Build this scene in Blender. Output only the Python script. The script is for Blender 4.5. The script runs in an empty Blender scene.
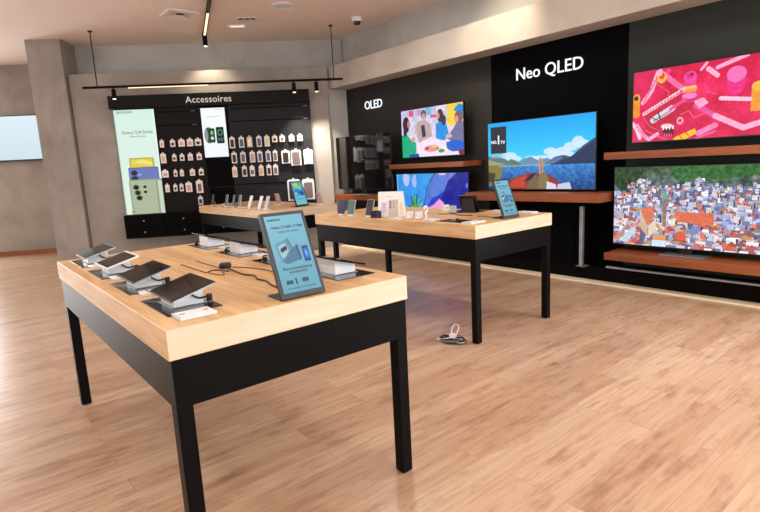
import bpy, bmesh, math, random
import numpy as np
from mathutils import Matrix, Vector
random.seed(4)
C = bpy.context.scene.collection
R = math.radians
PI = math.pi

# ------------------------------------------------------------------ materials
def lin(c):
    return tuple(((v/255)/12.92 if v/255 <= .04045 else ((v/255+.055)/1.055)**2.4) for v in c[:3])
def principled(name):
    m = bpy.data.materials.new(name); m.use_nodes = True
    nt = m.node_tree; b = nt.nodes['Principled BSDF']
    return m, nt, b
def N(nt, t, **kw):
    n = nt.nodes.new(t)
    for k, v in kw.items(): setattr(n, k, v)
    return n
def ramp(nt, fac, stops):
    r = N(nt, 'ShaderNodeValToRGB')
    el = r.color_ramp.elements
    while len(el) < len(stops): el.new(.5)
    for e, (p, c) in zip(el, stops): e.position = p; e.color = (*lin(c), 1)
    nt.links.new(fac, r.inputs['Fac']); return r.outputs['Color']
def mat(name, col, rough=.5, metal=0, spec=.5, noise=.06, scale=20, bump=0):
    m, nt, b = principled(name)
    tc = N(nt, 'ShaderNodeTexCoord'); nz = N(nt, 'ShaderNodeTexNoise')
    nz.inputs['Scale'].default_value = scale; nz.inputs['Detail'].default_value = 4
    nt.links.new(tc.outputs['Object'], nz.inputs['Vector'])
    lo = tuple(max(0, v*(1-noise)) for v in col); hi = tuple(min(255, v*(1+noise)) for v in col)
    nt.links.new(ramp(nt, nz.outputs['Fac'], [(.3, lo), (.7, hi)]), b.inputs['Base Color'])
    b.inputs['Roughness'].default_value = rough; b.inputs['Metallic'].default_value = metal
    b.inputs['Specular IOR Level'].default_value = spec
    if bump:
        bp = N(nt, 'ShaderNodeBump'); bp.inputs['Strength'].default_value = bump; bp.inputs['Distance'].default_value = .01
        nt.links.new(nz.outputs['Fac'], bp.inputs['Height']); nt.links.new(bp.outputs['Normal'], b.inputs['Normal'])
    return m
def emis(name, col, strength=1.0, base=(10,10,10)):
    m, nt, b = principled(name)
    b.inputs['Base Color'].default_value = (*lin(base), 1); b.inputs['Roughness'].default_value = .4
    b.inputs['Emission Color'].default_value = (*lin(col), 1); b.inputs['Emission Strength'].default_value = strength
    return m
def screen_mat(name, strength=1.0, rough=.25):
    m, nt, b = principled(name)
    a = N(nt, 'ShaderNodeAttribute'); a.attribute_name = 'picture'
    b.inputs['Base Color'].default_value = (.005, .005, .006, 1); b.inputs['Roughness'].default_value = rough
    b.inputs['Specular IOR Level'].default_value = .3
    nt.links.new(a.outputs['Color'], b.inputs['Emission Color']); b.inputs['Emission Strength'].default_value = strength
    return m
def concrete(name, c1, c2, c3, scale=1.2, rough=.75):
    m, nt, b = principled(name)
    g = N(nt, 'ShaderNodeNewGeometry')
    n1 = N(nt, 'ShaderNodeTexNoise'); n1.inputs['Scale'].default_value = scale; n1.inputs['Detail'].default_value = 8; n1.inputs['Roughness'].default_value = .62
    n1.inputs['Distortion'].default_value = .6
    nt.links.new(g.outputs['Position'], n1.inputs['Vector'])
    nt.links.new(ramp(nt, n1.outputs['Fac'], [(.3, c1), (.5, c2), (.72, c3)]), b.inputs['Base Color'])
    n2 = N(nt, 'ShaderNodeTexNoise'); n2.inputs['Scale'].default_value = 14; n2.inputs['Detail'].default_value = 6
    nt.links.new(g.outputs['Position'], n2.inputs['Vector'])
    bp = N(nt, 'ShaderNodeBump'); bp.inputs['Strength'].default_value = .12; bp.inputs['Distance'].default_value = .01
    nt.links.new(n2.outputs['Fac'], bp.inputs['Height']); nt.links.new(bp.outputs['Normal'], b.inputs['Normal'])
    b.inputs['Roughness'].default_value = rough
    return m
def wood(name, c1, c2, c3, axis='Y', rough=.45, stretch=12, scale=3.0):
    m, nt, b = principled(name)
    tc = N(nt, 'ShaderNodeTexCoord'); mp = N(nt, 'ShaderNodeMapping')
    sc = [stretch, stretch, stretch]; sc['XYZ'.index(axis)] = .8
    mp.inputs['Scale'].default_value = sc
    nt.links.new(tc.outputs['Object'], mp.inputs['Vector'])
    n1 = N(nt, 'ShaderNodeTexNoise'); n1.inputs['Scale'].default_value = scale; n1.inputs['Detail'].default_value = 9
    n1.inputs['Roughness'].default_value = .65; n1.inputs['Distortion'].default_value = .5
    nt.links.new(mp.outputs['Vector'], n1.inputs['Vector'])
    n2 = N(nt, 'ShaderNodeTexNoise'); n2.inputs['Scale'].default_value = .5; n2.inputs['Detail'].default_value = 3
    nt.links.new(mp.outputs['Vector'], n2.inputs['Vector'])
    ad = N(nt, 'ShaderNodeMath', operation='MULTIPLY_ADD'); ad.inputs[1].default_value = .5; 
    nt.links.new(n2.outputs['Fac'], ad.inputs[0])
    ml = N(nt, 'ShaderNodeMath', operation='MULTIPLY'); ml.inputs[1].default_value = .5
    nt.links.new(n1.outputs['Fac'], ml.inputs[0]); nt.links.new(ml.outputs[0], ad.inputs[2])
    nt.links.new(ramp(nt, ad.outputs[0], [(.36, c1), (.5, c2), (.64, c3)]), b.inputs['Base Color'])
    bp = N(nt, 'ShaderNodeBump'); bp.inputs['Strength'].default_value = .08; bp.inputs['Distance'].default_value = .003
    nt.links.new(n1.outputs['Fac'], bp.inputs['Height']); nt.links.new(bp.outputs['Normal'], b.inputs['Normal'])
    b.inputs['Roughness'].default_value = rough
    return m
def floor_mat():
    m, nt, b = principled('laminate_floor')
    g = N(nt, 'ShaderNodeNewGeometry')
    br = N(nt, 'ShaderNodeTexBrick'); br.offset = .37; br.offset_frequency = 2; br.squash = 1
    br.inputs['Color1'].default_value = (0, 0, 0, 1); br.inputs['Color2'].default_value = (1, 1, 1, 1)
    br.inputs['Mortar'].default_value = (.5, .5, .5, 1)
    br.inputs['Scale'].default_value = 1; br.inputs['Mortar Size'].default_value = .0012; br.inputs['Mortar Smooth'].default_value = .1
    br.inputs['Bias'].default_value = 0; br.inputs['Brick Width'].default_value = 1.28; br.inputs['Row Height'].default_value = .145
    nt.links.new(g.outputs['Position'], br.inputs['Vector'])
    # grain, shifted for every board
    sep = N(nt, 'ShaderNodeSeparateColor'); nt.links.new(br.outputs['Color'], sep.inputs[0])
    off = N(nt, 'ShaderNodeVectorMath', operation='MULTIPLY_ADD')
    cmb = N(nt, 'ShaderNodeCombineXYZ')
    for i in range(3): nt.links.new(sep.outputs[0], cmb.inputs[i])
    nt.links.new(cmb.outputs[0], off.inputs[0]); off.inputs[1].default_value = (17, 9, 5); nt.links.new(g.outputs['Position'], off.inputs[2])
    mp = N(nt, 'ShaderNodeMapping'); mp.inputs['Scale'].default_value = (.9, 15, 1)
    nt.links.new(off.outputs[0], mp.inputs['Vector'])
    n1 = N(nt, 'ShaderNodeTexNoise'); n1.inputs['Scale'].default_value = 2.2; n1.inputs['Detail'].default_value = 8
    n1.inputs['Roughness'].default_value = .6; n1.inputs['Distortion'].default_value = .9
    nt.links.new(mp.outputs['Vector'], n1.inputs['Vector'])
    mp2 = N(nt, 'ShaderNodeMapping'); mp2.inputs['Scale'].default_value = (2.2, 8, 1)
    nt.links.new(off.outputs[0], mp2.inputs['Vector'])
    n2 = N(nt, 'ShaderNodeTexNoise'); n2.inputs['Scale'].default_value = 1.6; n2.inputs['Detail'].default_value = 6; n2.inputs['Roughness'].default_value = .65
    nt.links.new(mp2.outputs['Vector'], n2.inputs['Vector'])
    col = ramp(nt, n1.outputs['Fac'], FLOOR_GRAIN)
    dk = ramp(nt, n2.outputs['Fac'], [(.5, (255, 255, 255)), (.8, (178, 146, 142))])
    mx = N(nt, 'ShaderNodeMix', data_type='RGBA', blend_type='MULTIPLY'); mx.inputs[0].default_value = .9
    nt.links.new(col, mx.inputs[6]); nt.links.new(dk, mx.inputs[7])
    tone = ramp(nt, sep.outputs[0], [(0, (232, 220, 213)), (1, (255, 255, 253))])
    mx2 = N(nt, 'ShaderNodeMix', data_type='RGBA', blend_type='MULTIPLY'); mx2.inputs[0].default_value = 1
    nt.links.new(mx.outputs[2], mx2.inputs[6]); nt.links.new(tone, mx2.inputs[7])
    mx3 = N(nt, 'ShaderNodeMix', data_type='RGBA', blend_type='MIX')
    sm = N(nt, 'ShaderNodeMath', operation='MULTIPLY'); sm.inputs[1].default_value = .35
    nt.links.new(br.outputs['Fac'], sm.inputs[0]); nt.links.new(sm.outputs[0], mx3.inputs[0])
    nt.links.new(mx2.outputs[2], mx3.inputs[6]); mx3.inputs[7].default_value = (*lin((120, 80, 55)), 1)
    nt.links.new(mx3.outputs[2], b.inputs['Base Color'])
    rr = N(nt, 'ShaderNodeMapRange'); rr.inputs['To Min'].default_value = .26; rr.inputs['To Max'].default_value = .36
    nt.links.new(n1.outputs['Fac'], rr.inputs['Value']); nt.links.new(rr.outputs[0], b.inputs['Roughness'])
    b.inputs['Specular IOR Level'].default_value = .45
    return m
FLOOR_GRAIN = [(.28, (184, 149, 119)), (.5, (203, 172, 144)), (.72, (213, 186, 160))]

M = {}
M['floor'] = floor_mat()
M['ceiling'] = mat('painted_ceiling', (238, 222, 212), .8, noise=.015, scale=1)
M['wall'] = concrete('polished_plaster', (138, 131, 124), (155, 147, 139), (172, 164, 155))
M['wall_daylit'] = concrete('daylit_plaster', (176, 172, 165), (192, 188, 181), (204, 200, 193))  # wall plaster for the return, with daylight put into its colour
M['beam_daylit'] = concrete('daylit_bulkhead_plaster', (172, 163, 153), (190, 180, 169), (204, 195, 184))  # bulkhead colour lightened to paint in the daylight from the front
M['wall_grey'] = concrete('grey_plaster', (166, 164, 160), (184, 182, 177), (196, 194, 190))
M['oak'] = wood('light_oak', (188, 140, 88), (218, 175, 122), (234, 198, 148), 'Y', .42, 10)
M['oak_end'] = wood('light_oak_edge', (200, 177, 147), (212, 191, 163), (221, 203, 178), 'X', .5, 9)
M['walnut'] = wood('walnut_veneer', (118, 58, 26), (142, 74, 36), (160, 90, 46), 'X', .4, 9)
M['trim'] = wood('pale_floor_trim', (240, 222, 184), (246, 230, 196), (250, 238, 210), 'X', .4, 6)
M['black'] = mat('black_powder_coat', (15, 14, 14), .3, noise=.12, scale=9, spec=.05)
M['panel_grey'] = mat('charcoal_panel', (50, 48, 46), .6, noise=.04, scale=3, spec=.15)
M['panel_black'] = mat('black_panel', (8, 8, 9), .7, noise=.05, scale=3, spec=.03)
M['panel_green'] = mat('slate_panel', (48, 51, 48), .6, noise=.04, scale=3, spec=.15)
M['board'] = mat('black_slatboard', (38, 38, 42), .6, noise=.05, scale=4, spec=.15)
M['board_dark'] = mat('dark_slatboard', (25, 22, 22), .6, noise=.05, scale=4, spec=.15)
M['cab'] = mat('black_laminate', (10, 9, 9), .6, noise=.08, scale=6, spec=.05)
M['bezel'] = mat('black_bezel', (12, 12, 13), .3, noise=.02)
M['glass_off'] = mat('dark_glass', (14, 11, 10), .06, noise=.02, spec=1.0)
M['silver'] = mat('brushed_silver', (165, 170, 174), .35, .7, noise=.04)
M['grey'] = mat('grey_metal', (112, 114, 116), .45, .3, noise=.04)
M['white'] = mat('white_plastic', (238, 238, 240), .35, noise=.01)
M['acrylic'] = mat('clear_holder', (215, 217, 220), .15, noise=.03, spec=.8)
M['mat'] = mat('black_glass_mat', (38, 35, 34), .1, noise=.03, spec=.6)
M['tabglass'] = mat('tablet_glass', (14, 9, 8), .08, noise=.02, spec=.25)
M['rubber'] = mat('black_rubber', (18, 16, 15), .5, noise=.05)
M['cable'] = mat('brown_cable', (70, 42, 26), .6, noise=.05)
M['card'] = mat('blister_card', (238, 228, 224), .5, noise=.04, scale=60)
M['card_grey'] = mat('carton_white', (226, 222, 222), .5, noise=.04, scale=60)
M['hook'] = mat('steel_hook', (120, 110, 110), .3, .8, noise=.03)
for k, c in dict(case_dark=(48, 38, 38), case_blue=(92, 98, 130), case_beige=(214, 186, 158), case_yellow=(226, 220, 150), case_orange=(230, 184, 110),
                 case_pink=(206, 164, 160), case_white=(228, 228, 236), case_grey=(112, 100, 102), phone_navy=(42, 48, 92), phone_teal=(64, 112, 120),
                 phone_black=(24, 26, 30), phone_silver=(190, 195, 200), phone_rose=(196, 160, 158)).items():
    M[k] = mat(k, c, .35, noise=.05, scale=40)
M['led'] = emis('warm_led', (255, 222, 180), 1.6)
M['led_dot'] = emis('spot_lens', (255, 238, 205), 3.0)
M['downlight'] = emis('downlight_lens', (255, 244, 225), 1.0)
M['sign_white'] = emis('lit_letters', (236, 242, 250), 1.3)
M['sign_warm'] = emis('lit_letters_warm', (230, 214, 200), .85)
M['screen'] = screen_mat('screen_picture', 1.1)
M['lightbox'] = screen_mat('lightbox_picture', 1.0, .5)
M['sign_frame'] = mat('slate_frame', (46, 51, 56), .45, .2, noise=.03)
M['print'] = mat('printed_ink', (30, 42, 50), .6, noise=.02)

# ------------------------------------------------------------------ mesh helpers
def newbm(): return bmesh.new()
def bx(bm, x0, x1, y0, y1, z0, z1, bev=0, seg=2):
    r = bmesh.ops.create_cube(bm, size=1)
    vs = r['verts']
    for v in vs:
        v.co = Vector(((x0+x1)/2+v.co.x*(x1-x0), (y0+y1)/2+v.co.y*(y1-y0), (z0+z1)/2+v.co.z*(z1-z0)))
    if bev:
        es = {e for v in vs for e in v.link_edges}
        bmesh.ops.bevel(bm, geom=list(es), offset=bev, segments=seg, affect='EDGES', profile=.5)
    return bm
def box(*a, **k): return bx(newbm(), *a, **k)
def prism(bm, pts, axis, a0, a1):
    """closed 2D outline pushed along an axis; pts are in the two other axes, in order"""
    def mk(p, a):
        if axis == 'y': return (p[0], a, p[1])
        if axis == 'x': return (a, p[0], p[1])
        return (p[0], p[1], a)
    f = [bm.verts.new(mk(p, a0)) for p in pts]; g = [bm.verts.new(mk(p, a1)) for p in pts]
    n = len(pts); fs = [bm.faces.new(f), bm.faces.new(g[::-1])]
    for i in range(n): fs.append(bm.faces.new((f[i], g[i], g[(i+1) % n], f[(i+1) % n])))
    bmesh.ops.recalc_face_normals(bm, faces=fs)
    return bm
def cyl(bm, p0, p1, r0, r1=None, n=20):
    r1 = r0 if r1 is None else r1
    p0, p1 = Vector(p0), Vector(p1); d = p1-p0
    res = bmesh.ops.create_cone(bm, cap_ends=True, segments=n, radius1=r0, radius2=r1, depth=d.length)
    q = Vector((0, 0, 1)).rotation_difference(d.normalized()).to_matrix().to_4x4()
    bmesh.ops.transform(bm, matrix=Matrix.Translation((p0+p1)/2) @ q, verts=res['verts'])
    return bm
def smoothpath(pts, sub=6):
    out = []; P = [Vector(p) for p in pts]; P = [P[0]]+P+[P[-1]]
    for i in range(1, len(P)-2):
        for k in range(sub):
            t = k/sub; a, b, c, d = P[i-1], P[i], P[i+1], P[i+2]
            out.append(.5*((2*b)+(c-a)*t+(2*a-5*b+4*c-d)*t*t+(3*b-a-3*c+d)*t**3))
    out.append(P[-2]); return out
def tube(bm, pts, r, n=8):
    pts = [Vector(p) for p in pts]; rings = []
    for i, p in enumerate(pts):
        t = (pts[min(i+1, len(pts)-1)]-pts[max(i-1, 0)]).normalized()
        up = Vector((0, 0, 1)) if abs(t.z) < .95 else Vector((1, 0, 0))
        a = t.cross(up).normalized(); b = a.cross(t)
        rings.append([bm.verts.new(p+a*math.cos(2*PI*k/n)*r+b*math.sin(2*PI*k/n)*r) for k in range(n)])
    for A, B in zip(rings, rings[1:]):
        for k in range(n): bm.faces.new((A[k], A[(k+1) % n], B[(k+1) % n], B[k]))
    bm.faces.new(rings[0][::-1]); bm.faces.new(rings[-1])
    return bm
def lathe(bm, prof, n=28, c=(0, 0)):
    rings = [[bm.verts.new((c[0]+r*math.cos(2*PI*k/n), c[1]+r*math.sin(2*PI*k/n), z)) for k in range(n)] for r, z in prof]
    for A, B in zip(rings, rings[1:]):
        for k in range(n): bm.faces.new((A[k], A[(k+1) % n], B[(k+1) % n], B[k]))
    bm.faces.new(rings[0][::-1]); bm.faces.new(rings[-1])
    bmesh.ops.recalc_face_normals(bm, faces=bm.faces)
    return bm
def roundrect(x0, x1, z0, z1, r, n=5):
    pts = []
    for cx, cz, a0 in ((x1-r, z1-r, 0), (x0+r, z1-r, 90), (x0+r, z0+r, 180), (x1-r, z0+r, 270)):
        for k in range(n+1):
            a = R(a0+90*k/n); pts.append((cx+r*math.cos(a), cz+r*math.sin(a)))
    return pts
def finish(me, smooth=False):
    if smooth:
        for p in me.polygons: p.use_smooth = True
def obj(name, bm, m, parent=None, smooth=False, loc=None, rot=None):
    me = bpy.data.meshes.new(name); bm.normal_update(); bm.to_mesh(me); bm.free()
    for x in (m if isinstance(m, (list, tuple)) else [m]): me.materials.append(x)
    finish(me, smooth)
    o = bpy.data.objects.new(name, me); C.objects.link(o)
    if parent: o.parent = parent
    if loc: o.location = loc
    if rot: o.rotation_euler = rot
    return o
def tag(o, label, cat, group=None, kind=None):
    o['label'] = label; o['category'] = cat
    if group: o['group'] = group
    if kind: o['kind'] = kind
    return o
def thing(name, label, cat, loc=(0, 0, 0), rz=0, group=None, mtx=None):
    o = bpy.data.objects.new(name, None); C.objects.link(o); o.empty_display_size = .1
    if mtx is not None: o.matrix_world = mtx
    else: o.location = loc; o.rotation_euler = (0, 0, rz)
    return tag(o, label, cat, group)
def struct(name, bm, m, loc=None, rot=None):
    o = obj(name, bm, m, loc=loc, rot=rot); o['kind'] = 'structure'; return o
def text(name, s, size, m, parent=None, at=(0, 0, 0), depth=.002, align='CENTER', space=1.0, bold=0.0, xs=1.0):
    """letters standing in the local XZ plane, read from -Y"""
    cu = bpy.data.curves.new(name, 'FONT'); cu.body = s; cu.size = size; cu.extrude = depth; cu.align_x = align; cu.align_y = 'CENTER'
    cu.space_character = space; cu.offset = bold; cu.resolution_u = 3
    t = bpy.data.objects.new(name, cu); C.objects.link(t)
    bpy.context.view_layer.update()
    dg = bpy.context.evaluated_depsgraph_get()
    me = bpy.data.meshes.new_from_object(t.evaluated_get(dg)); me.name = name
    bpy.data.objects.remove(t); bpy.data.curves.remove(cu)
    me.transform(Matrix.Translation(at) @ Matrix.Rotation(R(90), 4, 'X') @ Matrix.Diagonal((xs, 1, 1, 1)))
    me.materials.clear(); me.materials.append(m)
    o = bpy.data.objects.new(name, me); C.objects.link(o)
    if parent: o.parent = parent
    return o

# ------------------------------------------------------------------ pictures for the lit screens
class Pic:
    def __init__(s, w, h, bg=(0, 0, 0), span=1.0):
        s.w, s.h = w, h; s.a = np.zeros((h, w, 3)); s.a[:] = bg
        yy, xx = np.mgrid[0:h, 0:w]; s.u = (xx+.5)/w*span; s.v = (yy+.5)/h; s.asp = w/h/span; s.span = span
    def put(s, mask, col, al=1.0):
        s.a[mask] = s.a[mask]*(1-al)+np.array(col)*al
    def rect(s, x0, y0, x1, y1, col, al=1): s.put((s.u >= x0) & (s.u < x1) & (s.v >= y0) & (s.v < y1), col, al)
    def ell(s, x, y, rx, ry, col, al=1, rot=0):
        dx = (s.u-x)*s.asp; dy = s.v-y; c, n = math.cos(R(rot)), math.sin(R(rot))
        p = dx*c+dy*n; q = -dx*n+dy*c
        s.put((p/(rx*s.asp))**2+(q/ry)**2 < 1, col, al)
    def poly(s, pts, col, al=1):
        m = np.zeros(s.u.shape, bool); n = len(pts)
        for i in range(n):
            x0, y0 = pts[i]; x1, y1 = pts[(i+1) % n]
            if y0 == y1: continue
            c = ((y0 > s.v) != (y1 > s.v)) & (s.u < (x1-x0)*(s.v-y0)/(y1-y0)+x0); m ^= c
        s.put(m, col, al)
    def line(s, pts, w, col, al=1):
        for (x0, y0), (x1, y1) in zip(pts, pts[1:]):
            ax, ay = x0*s.asp, y0; bx_, by = x1*s.asp, y1; px, py = s.u*s.asp, s.v
            dx, dy = bx_-ax, by-ay; L = dx*dx+dy*dy+1e-9
            t = np.clip(((px-ax)*dx+(py-ay)*dy)/L, 0, 1)
            s.put((px-ax-t*dx)**2+(py-ay-t*dy)**2 < (w/2)**2, col, al)
    def grad(s, c0, c1, y0=0, y1=1):
        t = np.clip((s.v-y0)/(y1-y0), 0, 1)[..., None]; m = (s.v >= y0) & (s.v <= y1)
        g = np.array(c0)*(1-t)+np.array(c1)*t; s.a[m] = g[m]
    def noise(s, amp, cells=40, seed=1, mask=None):
        rg = np.random.RandomState(seed); g = rg.uniform(-1, 1, (cells+2, int(cells*s.asp*s.span)+3))
        gy = s.v*cells; gx = s.u*cells*s.asp; iy = gy.astype(int); ix = np.minimum(gx.astype(int), g.shape[1]-2)
        fy = gy-iy; fx = gx-gx.astype(int)
        v = (g[iy, ix]*(1-fx)+g[iy, ix+1]*fx)*(1-fy)+(g[iy+1, ix]*(1-fx)+g[iy+1, ix+1]*fx)*fy
        v = v[..., None]*amp
        if mask is None: s.a += v
        else: s.a[mask] += np.broadcast_to(v, s.a.shape)[mask]
    def mesh(s, name, x0, x1, z0, z1, y, m, parent=None, thick=.004):
        """the picture as a lit panel with real thickness: grid of vertices in front, a rim round it and a back"""
        W, H = s.w, s.h; a = np.clip(s.a, 0, 255)/255
        a = np.where(a <= .04045, a/12.92, ((a+.055)/1.055)**2.4)
        xs = np.linspace(x0, x1, W); zs = np.linspace(z1, z0, H)
        X, Z = np.meshgrid(xs, zs); co = np.stack([X, np.full_like(X, y), Z], -1).reshape(-1, 3)
        back = np.array([[x0, y+thick, z1], [x1, y+thick, z1], [x1, y+thick, z0], [x0, y+thick, z0]])
        i = np.arange(W*H).reshape(H, W)
        fs = np.stack([i[1:, :-1], i[1:, 1:], i[:-1, 1:], i[:-1, :-1]], -1).reshape(-1, 4).tolist()
        n = W*H; b = [n, n+1, n+2, n+3]
        fs.append(b)
        fs += [i[0, :].tolist()+[b[1], b[0]], i[:, -1].tolist()+[b[2], b[1]], i[-1, ::-1].tolist()+[b[3], b[2]], i[::-1, 0].tolist()+[b[0], b[3]]]
        me = bpy.data.meshes.new(name); me.from_pydata(np.vstack([co, back]).tolist(), [], fs); me.update()
        at = me.attributes.new('picture', 'FLOAT_COLOR', 'POINT')
        c = np.ones((n+4, 4)); c[:n, :3] = a.reshape(-1, 3); c[n:, :3] = .01
        at.data.foreach_set('color', c.ravel().astype(np.float32))
        me.materials.append(m)
        o = bpy.data.objects.new(name, me); C.objects.link(o)
        if parent: o.parent = parent
        return o

# ------------------------------------------------------------------ camera (1 unit = 1 m; x and y follow the display tables)
yaw, pit, rol = .8941, .1702, -.0526
fw = Vector((math.cos(yaw)*math.cos(pit), math.sin(yaw)*math.cos(pit), -math.sin(pit)))
r0 = Vector((math.sin(yaw), -math.cos(yaw), 0)); u0 = r0.cross(fw)
rr = r0*math.cos(rol)+u0*math.sin(rol); uu = -r0*math.sin(rol)+u0*math.cos(rol)
cam = bpy.data.cameras.new('camera'); cam.sensor_width = 36; cam.lens = 534.1*36/760; cam.clip_start = .05
co = bpy.data.objects.new('camera', cam); C.objects.link(co)
m4 = Matrix(((rr.x, uu.x, -fw.x, -.4688), (rr.y, uu.y, -fw.y, -1.6575), (rr.z, uu.z, -fw.z, 1.3705), (0, 0, 0, 1)))
co.matrix_world = m4
bpy.context.scene.camera = co

# ------------------------------------------------------------------ frames of the two display walls
ZC = 3.5                       # ceiling
XW, XB, ZB, ZT = 5.123, 4.7785, 2.6417, 2.99   # television wall, bulkhead front, its underside and top
an = Vector((.537, .843, 0)).normalized(); ad = Vector((an.y, -an.x, 0)); AQ = Vector((4.69, 5.92, 0))
AROT = math.atan2(ad.y, ad.x)
def AP(s, off=0, z=0): p = AQ+ad*s-an*off; return Vector((p.x, p.y, z))       # a point on the accessories wall, off metres in front
def AM(s, off=0, z=0): return Matrix.Translation(AP(s, off, z)) @ Matrix.Rotation(AROT, 4, 'Z')
TVR = -PI/2

# ------------------------------------------------------------------ room shell
struct('floor', box(-7, 6.2, -6.2, 13, -.1, 0), M['floor'])
struct('ceiling', box(-7, 6.2, -6.2, 13, ZC, ZC+.1), M['ceiling'])
struct('wall_right', bx(box(XW+.03, XW+.25, -1.2, 6.05, 0, ZC), XW+.03, XW+.25, -6, -1.2, ZB, ZC), M['wall_grey'])
f_ = newbm()
for y in (-6, -4.4, -2.8, -1.28): bx(f_, XW+.06, XW+.14, y, y+.08, 0, ZB)
struct('window_1', f_, M['black'])
# facing panels of the television wall
struct('trim_1', box(XW, XW+.03, 2.868, 5.985, .02, ZB), M['panel_grey'])
struct('trim_2', box(XW-.004, XW+.03, 1.112, 2.868, .02, ZB), M['panel_black'])
struct('trim_3', box(XW, XW+.03, -1.2, 1.112, .02, ZB), M['panel_green'])
struct('trim_4', box(4.75, 4.87, -1.2, 5.95, 0, .014), M['trim'])
# bulkhead above the television wall
struct('trim_5', box(XB, XW+.03, -6, 5.985, ZB, ZT), M['beam_daylit'])
# plinth along the television wall
struct('baseboard_right', box(4.87, XW, -1.2, 5.985, 0, .158, bev=.004), M['cab'])
# accessories wall, upper wall set back behind it, return at its right end
o = struct('wall_back', box(-2.0, 2.0, 0, .45, 0, ZT), M['wall']); o.matrix_world = AM(-2.0)
bm = newbm()
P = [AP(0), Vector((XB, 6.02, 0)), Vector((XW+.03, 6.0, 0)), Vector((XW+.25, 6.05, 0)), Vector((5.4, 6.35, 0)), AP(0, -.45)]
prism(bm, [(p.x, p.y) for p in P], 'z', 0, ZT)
struct('trim_6', bm, M['wall_daylit'])
bm = newbm(); P = [AP(-4.3, -.45), AP(.62, -.45), AP(.62, -.7), AP(-4.3, -.7)]
prism(bm, [(p.x, p.y) for p in P], 'z', ZT-.6, ZC)
struct('wall_back_upper', bm, M['wall_grey'])
bm = newbm(); P = [AP(-4.52, .08), AP(-4.02, .08), AP(-4.02, -.7), AP(-4.52, -.7)]
prism(bm, [(p.x, p.y) for p in P], 'z', 0, ZC)
struct('wall_left_pillar', bm, M['wall'])
# wall of the next bay, beyond the pillar
FO = -1.75
bm = newbm(); P = [AP(-12.5, FO), AP(-3.4, FO), AP(-3.4, FO-.15), AP(-12.5, FO-.15)]
prism(bm, [(p.x, p.y) for p in P], 'z', 0, ZC)
struct('wall_far', bm, M['wall'])
bm = newbm(); P = [AP(-12.5, FO+.02), AP(-3.4, FO+.02), AP(-3.4, FO), AP(-12.5, FO)]
prism(bm, [(p.x, p.y) for p in P], 'z', 0, .09)
struct('baseboard_far', bm, M['walnut'])
f_ = newbm()
for k in range(4): bx(f_, -2.4+k*1.573, -2.32+k*1.573, -.02, .06, .2, 2.7)
for z_ in (.2, 2.64): bx(f_, -2.4, 2.4, -.02, .06, z_, z_+.06)
o = struct('bay_glare_frame', f_, M['black']); o.matrix_world = AM(-9.1, FO+.08)  # unseen frame, added on the far wall to hold the bay light
# shop front behind the photographer and side wall, both with tall openings
bm = newbm()
bx(bm, -7, 5.15, -6.2, -6, 2.9, ZC)
for x in (-7, -3.9, -.8, 2.3, 5.03): bx(bm, x, x+.12, -6.15, -6.05, 0, 2.9)
struct('wall_front', bm, M['wall_grey'])
bm = newbm(); bx(bm, -7, -6.85, -6, 11, 2.7, ZC); bx(bm, -7, -6.85, -6, 11, 0, .3)
for y in (-6, -2, 2, 6, 9.5): bx(bm, -7, -6.85, y, y+.8, .3, 2.7)
struct('wall_left', bm, M['wall'])

# ------------------------------------------------------------------ display tables
HT, TT, LEG, INS, APR = .9, .102, .054, .008, .165
def display_table(label, x, y, W, L):
    t = thing('display_table', label, 'table', (x, y, 0), 0, 'oak topped display tables')
    top = box(0, W, 0, L, HT-TT, HT, bev=.0025, seg=1)
    for f in top.faces:
        f.material_index = 1 if abs(f.normal.y) > .9 else 0
    top.normal_update()
    for f in top.faces: f.material_index = 1 if abs(f.normal.y) > .9 else 0
    obj('tabletop', top, [M['oak'], M['oak_end']], t)
    a = newbm(); z0, z1 = HT-TT-APR, HT-TT; w = .03
    bx(a, INS, W-INS, INS, INS+w, z0, z1); bx(a, INS, W-INS, L-INS-w, L-INS, z0, z1)
    bx(a, INS, INS+w, INS+w, L-INS-w, z0, z1); bx(a, W-INS-w, W-INS, INS+w, L-INS-w, z0, z1)
    obj('apron', a, M['black'], t)
    for sx in (INS, W-INS-LEG):
        for sy in (INS, L-INS-LEG):
            l = box(sx, sx+LEG, sy, sy+LEG, .006, z0, bev=.002, seg=1)
            lo = obj('leg', l, M['black'], t)
            obj('foot_glide', cyl(newbm(), (sx+LEG/2, sy+LEG/2, 0), (sx+LEG/2, sy+LEG/2, .008), .02), M['rubber'], lo)
    return t
T1 = display_table('nearest display table with light oak top, black legs and four tilted tablets', 0, 0, 1.0017, 1.9935)
T2X, T2Y, T2W, T2L = 2.456, .877, .960, 2.139
T2 = display_table('display table in front of the televisions with phones and white leaflet stand', T2X, T2Y, T2W, T2L)
T3X, T3Y, T3W, T3L = 2.456, 4.0, .960, 2.216
T3 = display_table('farthest display table below the accessories board with a row of phones', T3X, T3Y, T3W, T3L)

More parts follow.
